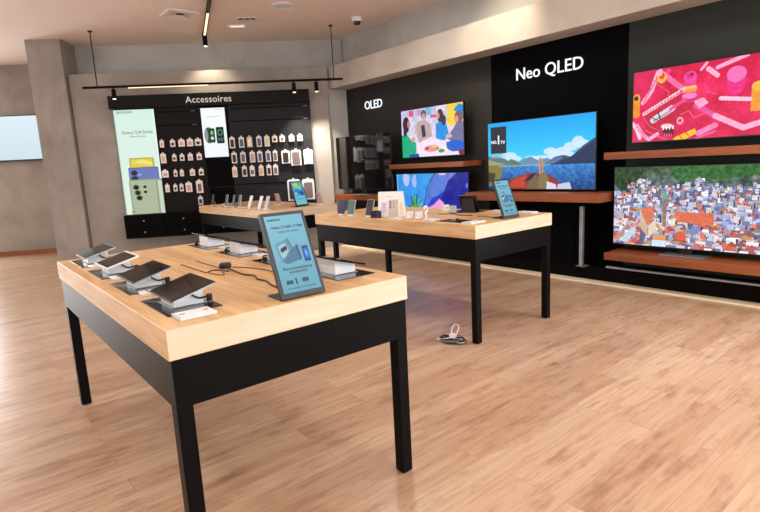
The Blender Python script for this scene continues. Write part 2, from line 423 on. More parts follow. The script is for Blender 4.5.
# ------------------------------------------------------------------ tablets on stands
def stand_tablet(label, x, y, rz, body, white_frame=False, trim=True, w=.255, h=.168, tilt=15, group='tablets on the nearest table'):
    """low edge at local y=0, rising away; seen from local -y"""
    zl = HT+.036
    t = thing('tablet', label, 'tablet', (x, y, zl), rz, group); t.rotation_euler = (R(tilt), 0, rz)
    b = newbm(); prism(b, roundrect(-w/2, w/2, 0, h, .009), 'z', 0, .007)
    obj('body', b, M['white'] if white_frame else body, t)
    e = .012 if white_frame else .004
    g = newbm(); prism(g, roundrect(-w/2+e, w/2-e, e, h-e, .006), 'z', .007, .0078); obj('screen', g, M['tabglass'], t)
    if not white_frame and trim: obj('edge_trim', prism(newbm(), roundrect(-w/2-.0008, w/2+.0008, -.0008, h+.0008, .009), 'z', .0, .004), M['silver'], t)
    obj('camera_dot', cyl(newbm(), (0, h-e/2-.001, .0078), (0, h-e/2-.001, .0081), .002, n=10), M['rubber'], t)
    return t
def tablet_stand(label, x, y, rz, group, tilt=15):
    t = thing('tablet_stand', label, 'stand', (x, y, HT), rz, group)
    b = newbm(); hw = .072; y0, y1 = .02, .128
    zz = lambda yy: .036+yy*math.tan(R(tilt))-.0016
    prism(b, [(y0, .006), (y1, .006), (y1, zz(y1)), (y0, zz(y0))], 'x', -hw, hw)
    obj('wedge', b, M['white'], t)
    p = newbm(); bx(p, -.08, .08, .012, .165, .003, .005, bev=.001, seg=1); obj('base_plate', p, M['silver'], t)
    c = newbm(); tube(c, smoothpath([(hw+.003, y1-.045, .052), (hw+.012, y1-.04, .04), (hw+.010, y1-.015, .026), (hw+.016, y1+.012, .03), (hw-.01, y1+.03, .02), (hw-.03, y1+.03, .008)]), .0035)
    obj('cable_plug', cyl(newbm(), (hw-.02, y1+.03, .004), (hw-.02, y1+.03, .028), .011, n=14), M['rubber'], t)
    obj('tether_cable', c, M['rubber'], t)
    return t
def glass_mat(label, x0, x1, y0, y1, group):
    o = thing('display_mat', label, 'mat', ((x0+x1)/2, (y0+y1)/2, HT), 0, group)
    w, d = (x1-x0)/2, (y1-y0)/2
    obj('pad', box(-w, w, -d, d, 0, .003, bev=.001, seg=1), M['mat'], o)
    return o
def label_holder(label, x, y, rz, group, w=.12, d=.085):
    t = thing('label_holder', label, 'label holder', (x, y, HT), rz, group)
    obj('block', box(-w/2, w/2, -d/2, d/2, 0, .012, bev=.002), M['acrylic'], t)
    obj('card', box(-w/2+.006, w/2-.006, -d/2+.01, d/2-.012, .012, .0128), M['white'], t)
    obj('print', box(-w/2+.012, -w/2+.03, -.006, .002, .0128, .0134), M['rubber'], t)
    obj('print', box(w/2-.03, w/2-.015, -.006, .002, .0128, .0134), M['rubber'], t)
    return t
ys = [.313, .79, 1.267, 1.744]
nm = ['nearest the table corner', 'second from the near corner', 'third from the near corner', 'at the far end']
for i, y in enumerate(ys):
    d = ['black tablet on a white wedge, left row, '+nm[0], 'black tablet on a white wedge, left row, '+nm[1],
         'white-framed tablet on a white wedge, third in the left row', 'small black tablet at the far end of the left row'][i]
    glass_mat('black glass mat under the left-row tablet '+nm[i], .057, .252, y-.162, y+.162, 'mats on the left edge of the nearest table')
    stand_tablet(d, .086, y, TVR, M['phone_black'] if i < 2 else M['phone_silver'], i == 2, tilt=15)
    tablet_stand('white wedge stand holding the left-row tablet '+nm[i], .088, y, TVR, 'stands of the left row')
    if i:
        label_holder('clear price label block lying before the left-row tablet '+nm[i], .12, y-.205, TVR, 'label blocks of the left row', w=.07, d=.06)
label_holder('clear price label block lying at the near corner of the nearest table', .132, .107, 0, 'label blocks of the left row', w=.125, d=.088)
for i, y in enumerate(ys):
    glass_mat('black glass mat under the right-row tablet '+nm[i], .752, .95, y-.162, y+.162, 'mats on the right edge of the nearest table')
    stand_tablet('thin tablet facing away on the right row, '+nm[i], .93, y, PI/2, M['cab'], False, False)
    tablet_stand('white wedge stand under the right-row tablet '+nm[i], .93, y, PI/2, 'stands of the right row')
    if i:
        label_holder('clear price label block beside the right-row mat '+nm[i], .855, y-.205, PI/2, 'label blocks of the right row', w=.07, d=.06)

# slots, puck and cables in the middle of the nearest table
for lb, x, y0, y1 in (('thin dark slot in the tabletop, the longer one by the tablets', .455, .826, 1.18), ('thin dark slot in the tabletop leading to the black puck', .55, .892, 1.213)):
    o = obj('cable_slot', box(-.005, .005, 0, y1-y0, 0, .0016, bev=.0006, seg=1), M['cable'], loc=(x, y0, HT)); tag(o, lb, 'slot', 'slots in the nearest tabletop')
t = thing('cable_puck', 'round black cable puck lying in the middle of the nearest table', 'cable puck', (.572, .875, HT))
obj('body', lathe(newbm(), [(.026, 0), (.03, .004), (.03, .02), (.024, .026), (.001, .027)]), M['rubber'], t, smooth=True)
obj('cap', lathe(newbm(), [(.011, .0265), (.011, .029), (.001, .029)], n=16, c=(.002, -.004)), M['grey'], t)
z = HT+.0035
def cord(label, pts, r=.0028, m='cable', g='cables on the nearest table'):
    o = obj('cable', tube(newbm(), smoothpath(pts), r), M[m], smooth=True); return tag(o, label, 'cable', g)
cord('brown cable curling from the longer slot towards the black puck', [(.459, .82, z), (.49, .85, z), (.515, .84, z), (.53, .79, z), (.538, .76, z), (.548, .79, z)], .0028)
cord('thick brown cable running from the puck to the lit tablet sign', [(.572, .836, z), (.56, .74, z), (.552, .62, z), (.57, .55, z), (.545, .47, z), (.55, .40, z), (.53, .32, z), (.52, .24, z), (.518, .16, z)], .0042)
cord('thin brown cable looping out between puck and lit sign', [(.60, .85, z), (.64, .76, z), (.67, .62, z), (.66, .46, z), (.62, .32, z), (.57, .23, z), (.54, .17, z)], .0022)
cord('short brown cable tail crossing near the longer slot', [(.455, .80, z), (.468, .74, z), (.482, .69, z), (.50, .72, z), (.51, .765, z)], .002)

# ------------------------------------------------------------------ lit tablet signs on foot
def sign_pic(kind):
    p = Pic(96, 160, (110, 172, 194))
    p.grad((118, 180, 202), (98, 160, 180))
    if kind == 'shop':
        p.rect(0, .0, 1, .62, (70, 150, 175)); p.noise(26, 14, 3, p.v < .62)
        p.ell(.35, .12, .22, .08, (190, 200, 90)); p.ell(.75, .1, .2, .09, (90, 170, 110)); p.ell(.5, .25, .35, .1, (120, 190, 150))
        p.ell(.4, .42, .3, .12, (50, 120, 180)); p.ell(.75, .5, .2, .1, (30, 80, 140)); p.ell(.2, .5, .15, .08, (120, 170, 210))
        p.rect(0, .62, 1, 1, (104, 180, 196)); p.line([(.12, .74), (.9, .74)], .02, (24, 66, 82))
    else:
        p.poly([(.1, .36), (.3, .34), (.44, .31), (.5, .44), (.7, .40), (.73, .58), (.3, .64), (.16, .6)], (96, 142, 168))
        p.poly([(.16, .40), (.36, .36), (.45, .52), (.2, .56)], (150, 190, 204))
        p.poly([(.42, .31), (.46, .30), (.56, .48), (.52, .49)], (80, 122, 142))
        for k in range(3): p.ell(.24+.055*k, .455-.012*k, .035, .03, (26, 44, 60))
        p.poly([(.4, .48), (.66, .40), (.68, .6), (.3, .64), (.2, .6)], (66, 112, 144), .85)
        p.poly([(.62, .41), (.66, .40), (.69, .60), (.65, .61)], (44, 80, 108))
        p.rect(.76, .43, .93, .64, (30, 64, 130)); p.rect(.79, .46, .91, .60, (40, 110, 200)); p.ell(.85, .53, .04, .04, (90, 160, 230))
        p.line([(.08, .665), (.92, .665)], .006, (96, 168, 188)); p.line([(.08, .785), (.92, .785)], .005, (90, 160, 180))
        p.rect(.14, .845, .31, .895, (42, 78, 98)); p.rect(.37, .825, .42, .905, (34, 64, 84)); p.rect(.55, .835, .72, .885, (42, 78, 98)); p.ell(.86, .855, .02, .012, (90, 150, 170))
    return p
def foot_sign(label, x, y, rz, tilt, w, h, kind, frame='sign_frame'):
    t = thing('tablet_sign', label, 'sign', (x, y, HT), rz, 'lit tablet signs on the tables')
    # panel leans back: built upright in its own frame, then turned
    piv = Matrix.Translation((0, 0, .006)) @ Matrix.Rotation(-R(90-tilt), 4, 'X')
    def lean(o): o.data.transform(piv); return o
    fr = newbm(); prism(fr, roundrect(-w/2, w/2, 0, h, .004), 'y', 0, .014)
    lean(obj('frame', fr, M[frame], t))
    bd = .0135; bb = .02
    s = sign_pic(kind).mesh('screen', -w/2+bd, w/2-bd, bb, h-bd, -.0012, M['screen'], t, .0012); s.data.transform(piv)
    W, H = w-2*bd, h-bd-bb
    X = lambda u: -w/2+bd+u*W; Z = lambda v: bb+(1-v)*H
    if kind != 'shop':
        q = -.0016
        for nme, tx, sz, u, v, al, bo in (('logo_text', 'SAMSUNG', .012, .06, .055, 'LEFT', .0003), ('headline_text', 'Galaxy Z Fold6 | Z Flip6', .0136, .53, .155, 'CENTER', .0003),
                                  ('subline_text', 'Galaxy AI is here', .0125, .53, .215, 'CENTER', 0), ('advice_text', 'Recommandations', .0165, .52, .70, 'CENTER', .0002),
                                  ('advice_text', 'accessoires', .0165, .52, .745, 'CENTER', .0002), ('footer_text', 'En savoir plus sur nos appareils', .009, .5, .95, 'CENTER', 0)):
            o = text(nme, tx, sz, M['print'], t, (X(u), q, Z(v)), .0003, al, bold=bo); o.data.transform(piv)
    b = newbm(); bx(b, -w/2-.0, w/2*.55, .0, .12, 0, .006, bev=.002, seg=1); obj('base', b, M['rubber'], t)
    a = newbm(); prism(a, [(.010, .006), (.115, .006), (.110, .012), (.055, .02), (.012+.14*math.cos(R(tilt))+.012, .14*math.sin(R(tilt))), (.012+.14*math.cos(R(tilt)), .14*math.sin(R(tilt)))], 'x', -.03, .03)
    obj('back_support', a, M['rubber'], t)
    return t
foot_sign('lit blue tablet sign in a grey frame on the nearest table', .514, .023, R(-1.9), 66.5, .184, .332, 'fold')
foot_sign('lit blue tablet sign at the right end of the table before the televisions', 2.956, .933, R(-3), 69, .182, .318, 'fold', 'phone_black')
foot_sign('lit colourful tablet sign in a black frame on the farthest table', 2.99, 4.13, R(12), 72, .205, .325, 'shop', 'phone_black')

# ------------------------------------------------------------------ phones
def phone(label, x, y, rz, back, front, h=.15, w=.072, tilt=78, group=None, z=None):
    t = thing('phone', label, 'phone', (x, y, HT+.012 if z is None else z), rz, group)
    t.rotation_euler = (-R(90-tilt), 0, rz); t.rotation_mode = 'XYZ'
    t.matrix_world = Matrix.Translation((x, y, HT+.014)) @ Matrix.Rotation(rz, 4, 'Z') @ Matrix.Rotation(-R(90-tilt), 4, 'X')
    b = newbm(); prism(b, roundrect(-w/2, w/2, 0, h, .008), 'y', 0, .008); obj('body', b, M[back], t)
    s = newbm(); prism(s, roundrect(-w/2+.003, w/2-.003, .003, h-.003, .006), 'y', -.0008, 0); obj('screen', s, M[front], t)
    c = newbm()
    for k in range(3): cyl(c, (w/2-.016, .008, h-.016-.02*k), (w/2-.016, .0105, h-.016-.02*k), .006, n=12)
    obj('camera_lenses', c, M['rubber'], t)
    return t
def phone_stand(label, x, y, rz, group):
    t = thing('phone_stand', label, 'stand', (x, y, HT), rz, group)
    b = newbm(); bx(b, -.03, .03, -.015, .06, 0, .006, bev=.002, seg=1); bx(b, -.022, .022, -.008, .012, .006, .0125)
    obj('base', b, M['white'], t)
    obj('post', cyl(newbm(), (0, .05, .006), (0, .044, .05), .006), M['silver'], t)
    obj('neck', tube(newbm(), smoothpath([(0, .044, .05), (0, .034, .062), (0, .0245, .064)]), .005), M['silver'], t)
    return t
g2, g2s = 'phones on the left edge of the table before the televisions', 'phone stands of the middle table'
for lb, y, bk, fr, h in (('navy phone standing at the far left end of the table before the televisions', 2.63, 'phone_navy', 'phone_navy', .135),
                         ('teal phone with pale edge standing beside the navy phone', 2.47, 'phone_silver', 'phone_teal', .14),
                         ('black phone standing left of the white leaflet stand', 2.19, 'phone_silver', 'phone_black', .15)):
    phone(lb, T2X+.055, y, TVR+R(12), bk, fr, h, .08, 71, g2)
    phone_stand('small white stand under the '+lb.split(' phone')[0]+' phone on the middle table', T2X+.055, y, TVR+R(12), g2s)
g3, g3s = 'phones on the farthest table', 'phone stands of the farthest table'
spec3 = [('darkest slim phone at the far end of the farthest table', 5.90, 'phone_black', 'phone_black', 0),
         ('slim silver-edged phone, second from the far end of the farthest table', 5.42, 'phone_silver', 'phone_black', 0),
         ('slim black phone between two silver-edged ones on the farthest table', 5.18, 'phone_black', 'phone_black', 0),
         ('slim silver-edged phone next to the first white phone on the farthest table', 5.0, 'phone_silver', 'phone_black', 0),
         ('white phone, the left one of two standing mid farthest table', 4.70, 'phone_silver', 'white', 2),
         ('white phone standing near the top edge of the big lit sign', 4.42, 'phone_silver', 'white', 2),
         ('pale grey phone nearest to the lit colourful sign', 4.25, 'phone_silver', 'phone_silver', 3)]
for lb, y, bk, fr, a in spec3:
    phone(lb, T3X+.08, y, TVR+R(a), bk, fr, .155, .072, 70 if a else 77, g3)
    phone_stand('white stand under the '+lb.replace(' of the farthest table', '').replace(' on the farthest table', ''), T3X+.08, y, TVR+R(a), g3s)
phone('rose phone leaning on the right side of the farthest table, left of the sign', 3.02, 4.78, PI/2+R(25), 'phone_rose', 'phone_black', .15, .074, 72, g3)
phone_stand('white stand under the rose phone left of the colourful sign', 3.02, 4.78, PI/2+R(25), g3s)
phone('rose phone leaning right of the lit colourful sign', 3.25, 4.12, PI/2+R(25), 'phone_rose', 'phone_black', .15, .074, 72, g3)
phone_stand('white stand under the rose phone right of the colourful sign', 3.25, 4.12, PI/2+R(25), g3s)
for k, (x, y) in enumerate(((2.52, 5.62), (2.53, 5.30), (2.54, 4.85), (2.56, 4.56))):
    label_holder('clear label block on the farthest table, '+['first', 'second', 'third', 'fourth'][k]+' from its far end', x, y, TVR, 'label blocks of the farthest table', .06, .05)
label_holder('flat white label block behind the white phones on the farthest table', 3.15, 5.0, PI/2, 'label blocks of the farthest table', .14, .1)
for lb, x, y in (('beige rubber puck between the slim phones of the farthest table', 2.56, 5.52), ('brown rubber puck between the slim phones of the farthest table', 2.57, 5.09)):
    o = obj('sensor_puck', lathe(newbm(), [(.022, 0), (.026, .006), (.024, .03), (.012, .045), (.001, .046)], n=18), M['case_beige'] if 'beige' in lb else M['cable'], smooth=True, loc=(x, y, HT)); tag(o, lb, 'puck')

# ------------------------------------------------------------------ things on the table before the televisions
t = thing('leaflet_stand', 'white slanted leaflet stand showing a beige phone on the middle table', 'leaflet stand', (2.60, 1.985, HT), R(-62))
b = newbm(); W_, H_ = .24, .225
prism(b, [(0, 0), (.09, 0), (.034, H_), (.030, H_), ], 'x', -W_/2, W_/2)
obj('panel', b, M['white'], t)
pp = Pic(60, 66, (248, 247, 246)); pp.rect(.42, .3, .82, 1, (206, 196, 192)); pp.rect(.86, .42, .97, .9, (238, 226, 190)); pp.rect(.12, .4, .38, .85, (226, 212, 232))
for k in range(3):
    pp.ell(.5, .42+.1*k, .035, .035, (40, 30, 36)); pp.ell(.64, .41+.1*k, .02, .02, (70, 56, 60)); pp.ell(.24, .5+.11*k, .03, .03, (150, 130, 170))
pp.rect(.3, .16, .62, .175, (170, 168, 170))
ang = math.atan2(.030, H_)
pm = M['leaflet'] = mat('leaflet_print', (240, 240, 240), .5)
nt = pm.node_tree; a_ = N(nt, 'ShaderNodeAttribute'); a_.attribute_name = 'picture'; nt.links.new(a_.outputs['Color'], nt.nodes['Principled BSDF'].inputs['Base Color'])
o = pp.mesh('leaflet', -W_/2+.004, W_/2-.004, .004, H_-.006, -.0018, pm, t, .0012); o.data.transform(Matrix.Rotation(-ang, 4, 'X'))
t = thing('cube_speaker', 'small dark grey box standing before the white leaflet stand', 'speaker', (2.488, 2.06, HT), R(-62))
obj('body', box(-.045, .045, 0, .036, 0, .062, bev=.005), M['panel_grey'], t)
obj('front_panel', box(.01, .04, -.002, 0, .008, .054), M['phone_navy'], t)
t = thing('swirl_stand', 'white swirl-shaped earbud stand on the middle table', 'stand', (2.60, 1.53, HT))  # white earbud stand with a swirl-shaped stem
obj('base', lathe(newbm(), [(.022, 0), (.024, .003), (.008, .008), (.001, .008)]), M['white'], t, smooth=True)
obj('stem', tube(newbm(), smoothpath([(0, 0, .006), (.004, 0, .03), (-.008, 0, .05), (.012, 0, .068), (.02, 0, .09), (.004, 0, .106), (-.016, 0, .098), (-.018, 0, .082)]), .009), M['white'], t, smooth=True)
def earbuds(label, x, y, rz):
    t = thing('earbud_case', label, 'earbud case', (x, y, HT), rz, 'white earbud cases on the middle table')
    b = newbm(); bx(b, -.03, .03, -.03, .03, 0, .016, bev=.007, seg=3); obj('bottom_shell', b, M['white'], t, smooth=True)
    b = newbm(); bx(b, -.03, .03, .024, .034, .014, .06, bev=.004, seg=3); obj('lid', b, M['white'], t, smooth=True)
    for s in (-.013, .013): obj('earbud', lathe(newbm(), [(.007, .016), (.009, .022), (.006, .03), (.001, .032)], n=12, c=(s, 0)), M['card_grey'], t, smooth=True)
earbuds('white earbud case, nearer the leaflet stand, lid open', 2.58, 1.715, R(-60))
earbuds('white earbud case, nearer the swirl-shaped stand, lid open', 2.60, 1.62, R(-50))
label_holder('flat clear label block before the white leaflet stand', 2.50, 1.79, TVR, 'label blocks of the middle table', .12, .06)
label_holder('flat clear label block beside the swirl-shaped stand', 2.56, 1.43, TVR, 'label blocks of the middle table', .11, .09)
label_holder('clear label block at the near corner of the middle table', 2.58, 1.0, 0, 'label blocks of the middle table', .16, .10)
label_holder('clear label block on the right end of the middle table, behind the sign', 3.33, 1.06, R(90), 'label blocks of the middle table', .16, .09)
label_holder('clear label block at the back edge between sign and black tablet', 3.34, 1.37, R(90), 'label blocks of the middle table', .12, .07)
label_holder('flat clear label block left of the small white box', 3.26, 1.93, R(90), 'label blocks of the middle table', .13, .07)
glass_mat('flat black glass mat near the near corner of the middle table', 2.535, 2.71, 1.07, 1.35, 'mats of the middle table')
glass_mat('black glass mat under the leaning black tablet', 3.16, 3.36, 1.50, 1.80, 'mats of the middle table')
o = obj('sensor_puck', lathe(newbm(), [(.012, 0), (.014, .004), (.01, .018), (.001, .02)], n=16), M['rubber'], smooth=True, loc=(2.62, 1.2, HT+.003)); tag(o, 'tiny black puck standing on the flat glass mat', 'puck')
t = thing('charger_box', 'small white charger box at the back edge of the middle table', 'charger', (3.19, 1.86, HT), R(-35))
obj('body', box(-.026, .026, -.02, .02, 0, .062, bev=.005), M['white'], t); obj('socket', box(-.008, .008, -.021, -.02, .03, .036), M['grey'], t)
# black tablet leaning in a folio at the back
t = thing('tablet', 'black tablet leaning in its stand at the back of the middle table', 'tablet', (3.24, 1.60, HT+.003), PI/2+R(18))
pv = Matrix.Rotation(R(-28), 4, 'X')
b = newbm(); prism(b, roundrect(-.085, .085, 0, .175, .008), 'y', 0, .009); o = obj('body', b, M['phone_black'], t); o.data.transform(pv)
b = newbm(); prism(b, roundrect(-.08, .08, .005, .17, .006), 'y', -.0008, 0); o = obj('screen', b, M['glass_off'], t); o.data.transform(pv)
b = newbm(); prism(b, [(.012, 0), (.10, 0), (.078, .12), (.070, .12)], 'x', -.05, .05); obj('support', b, M['panel_grey'], t)
t = thing('folding_phone', 'small dark folding phone between white charger and black tablet', 'phone', (3.10, 1.66, HT), PI/2)
obj('lower_half', box(-.036, .036, -.035, .035, 0, .007, bev=.002), M['phone_navy'], t)
obj('upper_half', box(-.036, .036, .028, .035, .006, .07, bev=.002), M['phone_silver'], t)
cord('thin dark cable across the middle table before the white charger', [(2.94, 1.72, z), (2.99, 1.66, z), (3.0, 1.58, z), (2.95, 1.50, z), (2.94, 1.42, z), (2.96, 1.34, z)], .003, 'cable', 'cables on the middle table')
cord('thin dark cable behind the lit sign of the middle table', [(2.94, 1.27, z), (2.97, 1.2, z), (2.93, 1.12, z), (2.96, 1.07, z)], .003, 'cable', 'cables on the middle table')

# cables coiled on the floor by the leg of the middle table
t = thing('cable_coil', 'tangle of dark and white cables on the floor by a table leg', 'cables', (2.40, 1.075, 0))
t.scale = (1.1, 1.1, 1.1)
rg = random.Random(7)
for k in range(5):
    pts = []; a0 = rg.uniform(0, 6)
    for j in range(16):
        a = a0+j*.62; rr_ = .045+.03*math.sin(j*1.3+k); pts.append((rr_*math.cos(a)*1.0-.0+rg.uniform(-.008, .008), .07*math.sin(a)*1.3+rg.uniform(-.01, .01), .006+.004*k+.005*abs(math.sin(j))))
    obj('cable', tube(newbm(), smoothpath(pts, 4), .004), [M['grey'], M['rubber'], M['silver']][k % 3], t, smooth=True)
obj('white_loop', tube(newbm(), smoothpath([(-.02, -.03, .03), (-.03, -.06, .07), (.01, -.05, .12), (.03, .01, .115), (.02, .03, .07), (0, .0, .035)]), .003), M['white'], t, smooth=True)
obj('plug', box(-.02, .02, -.02, .02, .028, .058, bev=.006), M['white'], t)
obj('white_lead', tube(newbm(), smoothpath([(-.01, -.02, .04), (-.05, .02, .03), (-.06, .09, .012), (-.02, .12, .008)]), .0035), M['white'], t, smooth=True)

# ------------------------------------------------------------------ accessories wall
hs = thing('header_sign', 'long black header box lettered Accessoires above the accessories board', 'sign', mtx=AM(-1.856, 0, 2.43))
obj('box', box(-1.554, 1.554, -.15, 0, 0, .195, bev=.003, seg=1), M['board_dark'], hs)
text('lettering', 'Accessoires', .142, M['sign_warm'], hs, (-.03, -.152, .092), .002, 'CENTER', 1.04, bold=.0006)
bd = thing('accessory_board', 'tall black slatted board carrying rows of hanging accessories', 'display board', mtx=AM(-1.83, 0, .765))
obj('right_panel', box(-.17+.38, 1.53, -.08, 0, 0, 1.665), M['board'], bd)
obj('left_panel', box(-1.53, -.53+.32, -.08, 0, 0, 1.665), M['board_dark'], bd)
obj('pale_side_strip', box(-1.555, -1.531, -.07, 0, 0, 1.665), M['card_grey'], bd)  # narrow pale strip down the left edge of the board
obj('middle_panel', box(-.21, .21, -.074, 0, 0, 1.665), M['cab'], bd)
for zz_, a, b_ in ((1.60, .26, 1.5), (1.40, .26, 1.5), (1.59, -.88, -.24), (1.38, -.88, -.24), (.39, .26, 1.2)):
    r_ = obj('rail', box(a, b_, -.092, -.08, zz_, zz_+.012), M['cab'], bd)
    for e in ((b_-.09,) if a > 0 else (b_-.12,)): obj('end_clip', box(e, e+.07, -.096, -.092, zz_+.001, zz_+.011), M['grey'], r_)
obj('niche_frame', prism(prism(prism(newbm(), [(-.2, 0), (-.185, 0), (-.185, .36), (-.2, .36)], 'y', -.1, -.074), [(.185, 0), (.2, 0), (.2, .36), (.185, .36)], 'y', -.1, -.074), [(-.2, .36), (.2, .36), (.2, .375), (-.2, .375)], 'y', -.1, -.074), M['board_dark'], bd)

# lightbox posters
def poster(label, s0, s1, z0, z1, pic):
    w, h = s1-s0, z1-z0
    t = thing('lightbox_poster', label, 'poster', mtx=AM((s0+s1)/2, .08, z0), group='lit posters on the accessories board')
    obj('frame', box(-w/2, w/2, -.03, 0, 0, h, bev=.002, seg=1), M['bezel'] , t)
    pic.mesh('print', -w/2+.008, w/2-.008, .008, h-.008, -.033, M['lightbox'], t, .003)
    return t, w, h
g = Pic(120, 310, (222, 242, 232)); g.grad((214, 240, 230), (226, 242, 226))
g.rect(0, .0, .03, 1, (190, 226, 210)); g.rect(.97, 0, 1, 1, (240, 250, 244))
rr2 = lambda x0, x1, y0, y1, q: roundrect(x0-.09, x1-.045, y0, y1, q)
g.poly(rr2(.33, .90, .455, .60, .02), (176, 164, 50)); g.poly(rr2(.36, .87, .465, .56, .015), (222, 204, 66)); g.ell(.55, .478, .02, .008, (90, 80, 30)); g.poly([(.3, .5), (.55, .47), (.8, .5), (.8, .53)], (238, 228, 120))
g.poly(rr2(.28, .985, .545, .68, .02), (84, 100, 160)); g.poly(rr2(.30, .96, .556, .68, .015), (106, 122, 184)); g.rect(.42, .612, .50, .618, (210, 216, 236))
for cy in (.597, .652): g.ell(.33, cy, .085, .028, (66, 78, 126)); g.ell(.33, cy, .065, .020, (8, 10, 16)); g.ell(.32, cy-.004, .015, .005, (90, 100, 130))
g.poly(rr2(.26, 1.06, .66, 1.05, .03), (140, 152, 124)); g.poly(rr2(.28, 1.03, .672, 1.05, .02), (172, 184, 154)); g.rect(.84, .68, .865, 1, (130, 142, 114)); g.rect(.89, .68, .985, 1, (196, 216, 196))
for cy in (.737, .79, .84): g.ell(.33+(cy-.737)*.5, cy, .085, .027, (126, 138, 110)); g.ell(.33+(cy-.737)*.5, cy, .065, .021, (8, 10, 10))
for cy in (.735, .785): g.ell(.55, cy, .042, .014, (10, 14, 14))
pt, w, h = poster('tall pale green lit poster of three stacked phones on the board', -3.372, -2.745, .766, 2.42, g)
for nme, tx, sz, u, v, al in (('logo_text', 'SAMSUNG', .055, .07, .028, 'LEFT'), ('headline_text', 'Galaxy S24 Series', .066, .53, .215, 'CENTER'), ('subline_text', 'Galaxy AI is here', .036, .53, .253, 'CENTER'), ('footer_text', 'galaxy', .03, .2, .968, 'CENTER')):
    text(nme, tx, sz, M['print'], pt, (-w/2+u*w, -.034, (1-v)*h), .0005, al)
g = Pic(90, 180, (246, 250, 250)); g.grad((250, 252, 252), (240, 248, 250))
g.ell(.26, .55, .19, .165, (110, 130, 130)); g.ell(.20, .55, .13, .15, (52, 58, 58)); g.ell(.15, .55, .07, .13, (140, 150, 150))
g.poly(roundrect(.27, .50, .41, .70, .03), (16, 20, 20)); g.rect(.30, .44, .47, .67, (26, 84, 56)); g.ell(.38, .50, .05, .04, (120, 220, 90)); g.ell(.38, .61, .06, .03, (220, 240, 230))
g.poly(roundrect(.56, .88, .39, .72, .03), (14, 18, 20)); g.ell(.72, .50, .11, .065, (40, 150, 110)); g.ell(.72, .50, .07, .04, (10, 20, 20)); g.rect(.61, .61, .83, .68, (50, 100, 80))
g.rect(.2, .17, .75, .185, (188, 190, 190)); g.rect(.55, .03, .9, .04, (196, 198, 198))
poster('smaller white lit poster of two watches between the hanging rows', -2.045, -1.655, 1.612, 2.40, g)

# drawer cabinet under the board
cb = thing('drawer_cabinet', 'long low black wall cabinet with two rows of small-knobbed drawers', 'cabinet', mtx=AM(-1.836, 0, .395))
obj('body', box(-1.535, 1.535, -.235, 0, 0, .37), M['cab'], cb)
for c_ in range(5):
    for r_ in range(2):
        x0 = -1.535+c_*.614; z0 = .006+r_*.182
        d = obj('drawer', box(x0+.004, x0+.610, -.252, -.235, z0, z0+.176, bev=.002, seg=1), M['cab'], cb)
        obj('knob', cyl(cyl(newbm(), (x0+.307, -.252, z0+.09), (x0+.307, -.262, z0+.09), .004, n=10), (x0+.307, -.262, z0+.09), (x0+.307, -.272, z0+.09), .011, n=14), M['silver'], d)

# hanging packages
def pack(label, s, z_, w, h, card, case, grp, cw=.62, ch=.62, name='hanging_package'):
    t = thing(name, label, 'package', mtx=AM(s, .083, z_-h/2), group=grp)
    r_ = min(w, h)*.12; tb = min(.035, w*.3)
    out = [(-w/2, 0), (w/2, 0), (w/2, h-r_), (w/2-r_, h), (tb/2, h), (tb/2, h+.022), (-tb/2, h+.022), (-tb/2, h), (-w/2+r_, h), (-w/2, h-r_)]
    obj('card', prism(newbm(), out, 'y', -.045, -.035), M[card], t)
    obj('case', prism(newbm(), roundrect(-w*cw/2, w*cw/2, h*(1-ch)*.35, h*(1-ch)*.35+h*ch, min(w, h)*.12), 'y', -.052, -.045), M[case], t)
    hk = newbm(); tube(hk, [(0, 0, h+.014), (0, -.05, h+.014), (0, -.056, h+.022)], .003, 6); obj('hook', hk, M['hook'], t)
L1 = [-2.684, -2.518, -2.38, -2.249, -2.123]; z1 = 1.866
ordn = ['first', 'second', 'third', 'fourth', 'fifth', 'sixth', 'seventh', 'eighth', 'ninth']
gl = 'packages hanging left of the watch poster'
rowsL = [('top', L1, 1.866, [(.065, .11), (.078, .105), (.10, .11), (.095, .115), (.10, .105)]),
         ('second', [-2.687, -2.516, -2.396, -2.267, -2.129], 1.638, [(.085, .15), (.065, .10), (.07, .10), (.078, .105), (.08, .10)]),
         ('third', [-2.686, -2.526, -2.427, -2.261, -2.123], 1.392, [(.10, .11), (.055, .10), (.06, .10), (.08, .10), (.075, .10)]),
         ('bottom', [-2.679, -2.553, -2.457, -2.341, -2.173], 1.16, [(.068, .12), (.06, .105), (.06, .11), (.10, .15), (.105, .20)])]
cc = ['case_pink', 'case_dark', 'case_beige', 'case_pink', 'case_dark', 'case_beige', 'case_dark', 'case_dark', 'case_pink', 'case_grey']
k = 0
for rn, ss, zz_, wh in rowsL:
    for j, (s, (w_, h_)) in enumerate(zip(ss, wh)):
        cs = 'case_grey' if (rn == 'bottom' and j == 4) else cc[k % 10]; k += 1
        pack('pinkish carded package, %s from left, %s row left of the watch poster' % (ordn[j], rn), s, zz_, w_, h_, 'card', cs, gl, .5, .4 if h_ < .14 else .6)
pack('small white package with dark shape below the bottom left rows', -2.18, .935, .075, .13, 'card_grey', 'case_dark', gl, .6, .5)
gr = 'packages hanging right of the watch poster'
R1 = [(-1.59, .085, .17, 'card', 'case_dark'), (-1.442, .085, .165, 'card_grey', 'case_blue'), (-1.313, .085, .165, 'case_beige', 'card'), (-1.162, .085, .165, 'card_grey', 'case_blue'), (-1.034, .085, .165, 'card', 'case_yellow')]
for j, (s, w_, h_, ca, cs) in enumerate(R1):
    pack('tall carded phone case, %s from left in the top row right of the watch poster' % ordn[j], s, 1.832, w_, h_, ca, cs, gr, .62, .7)
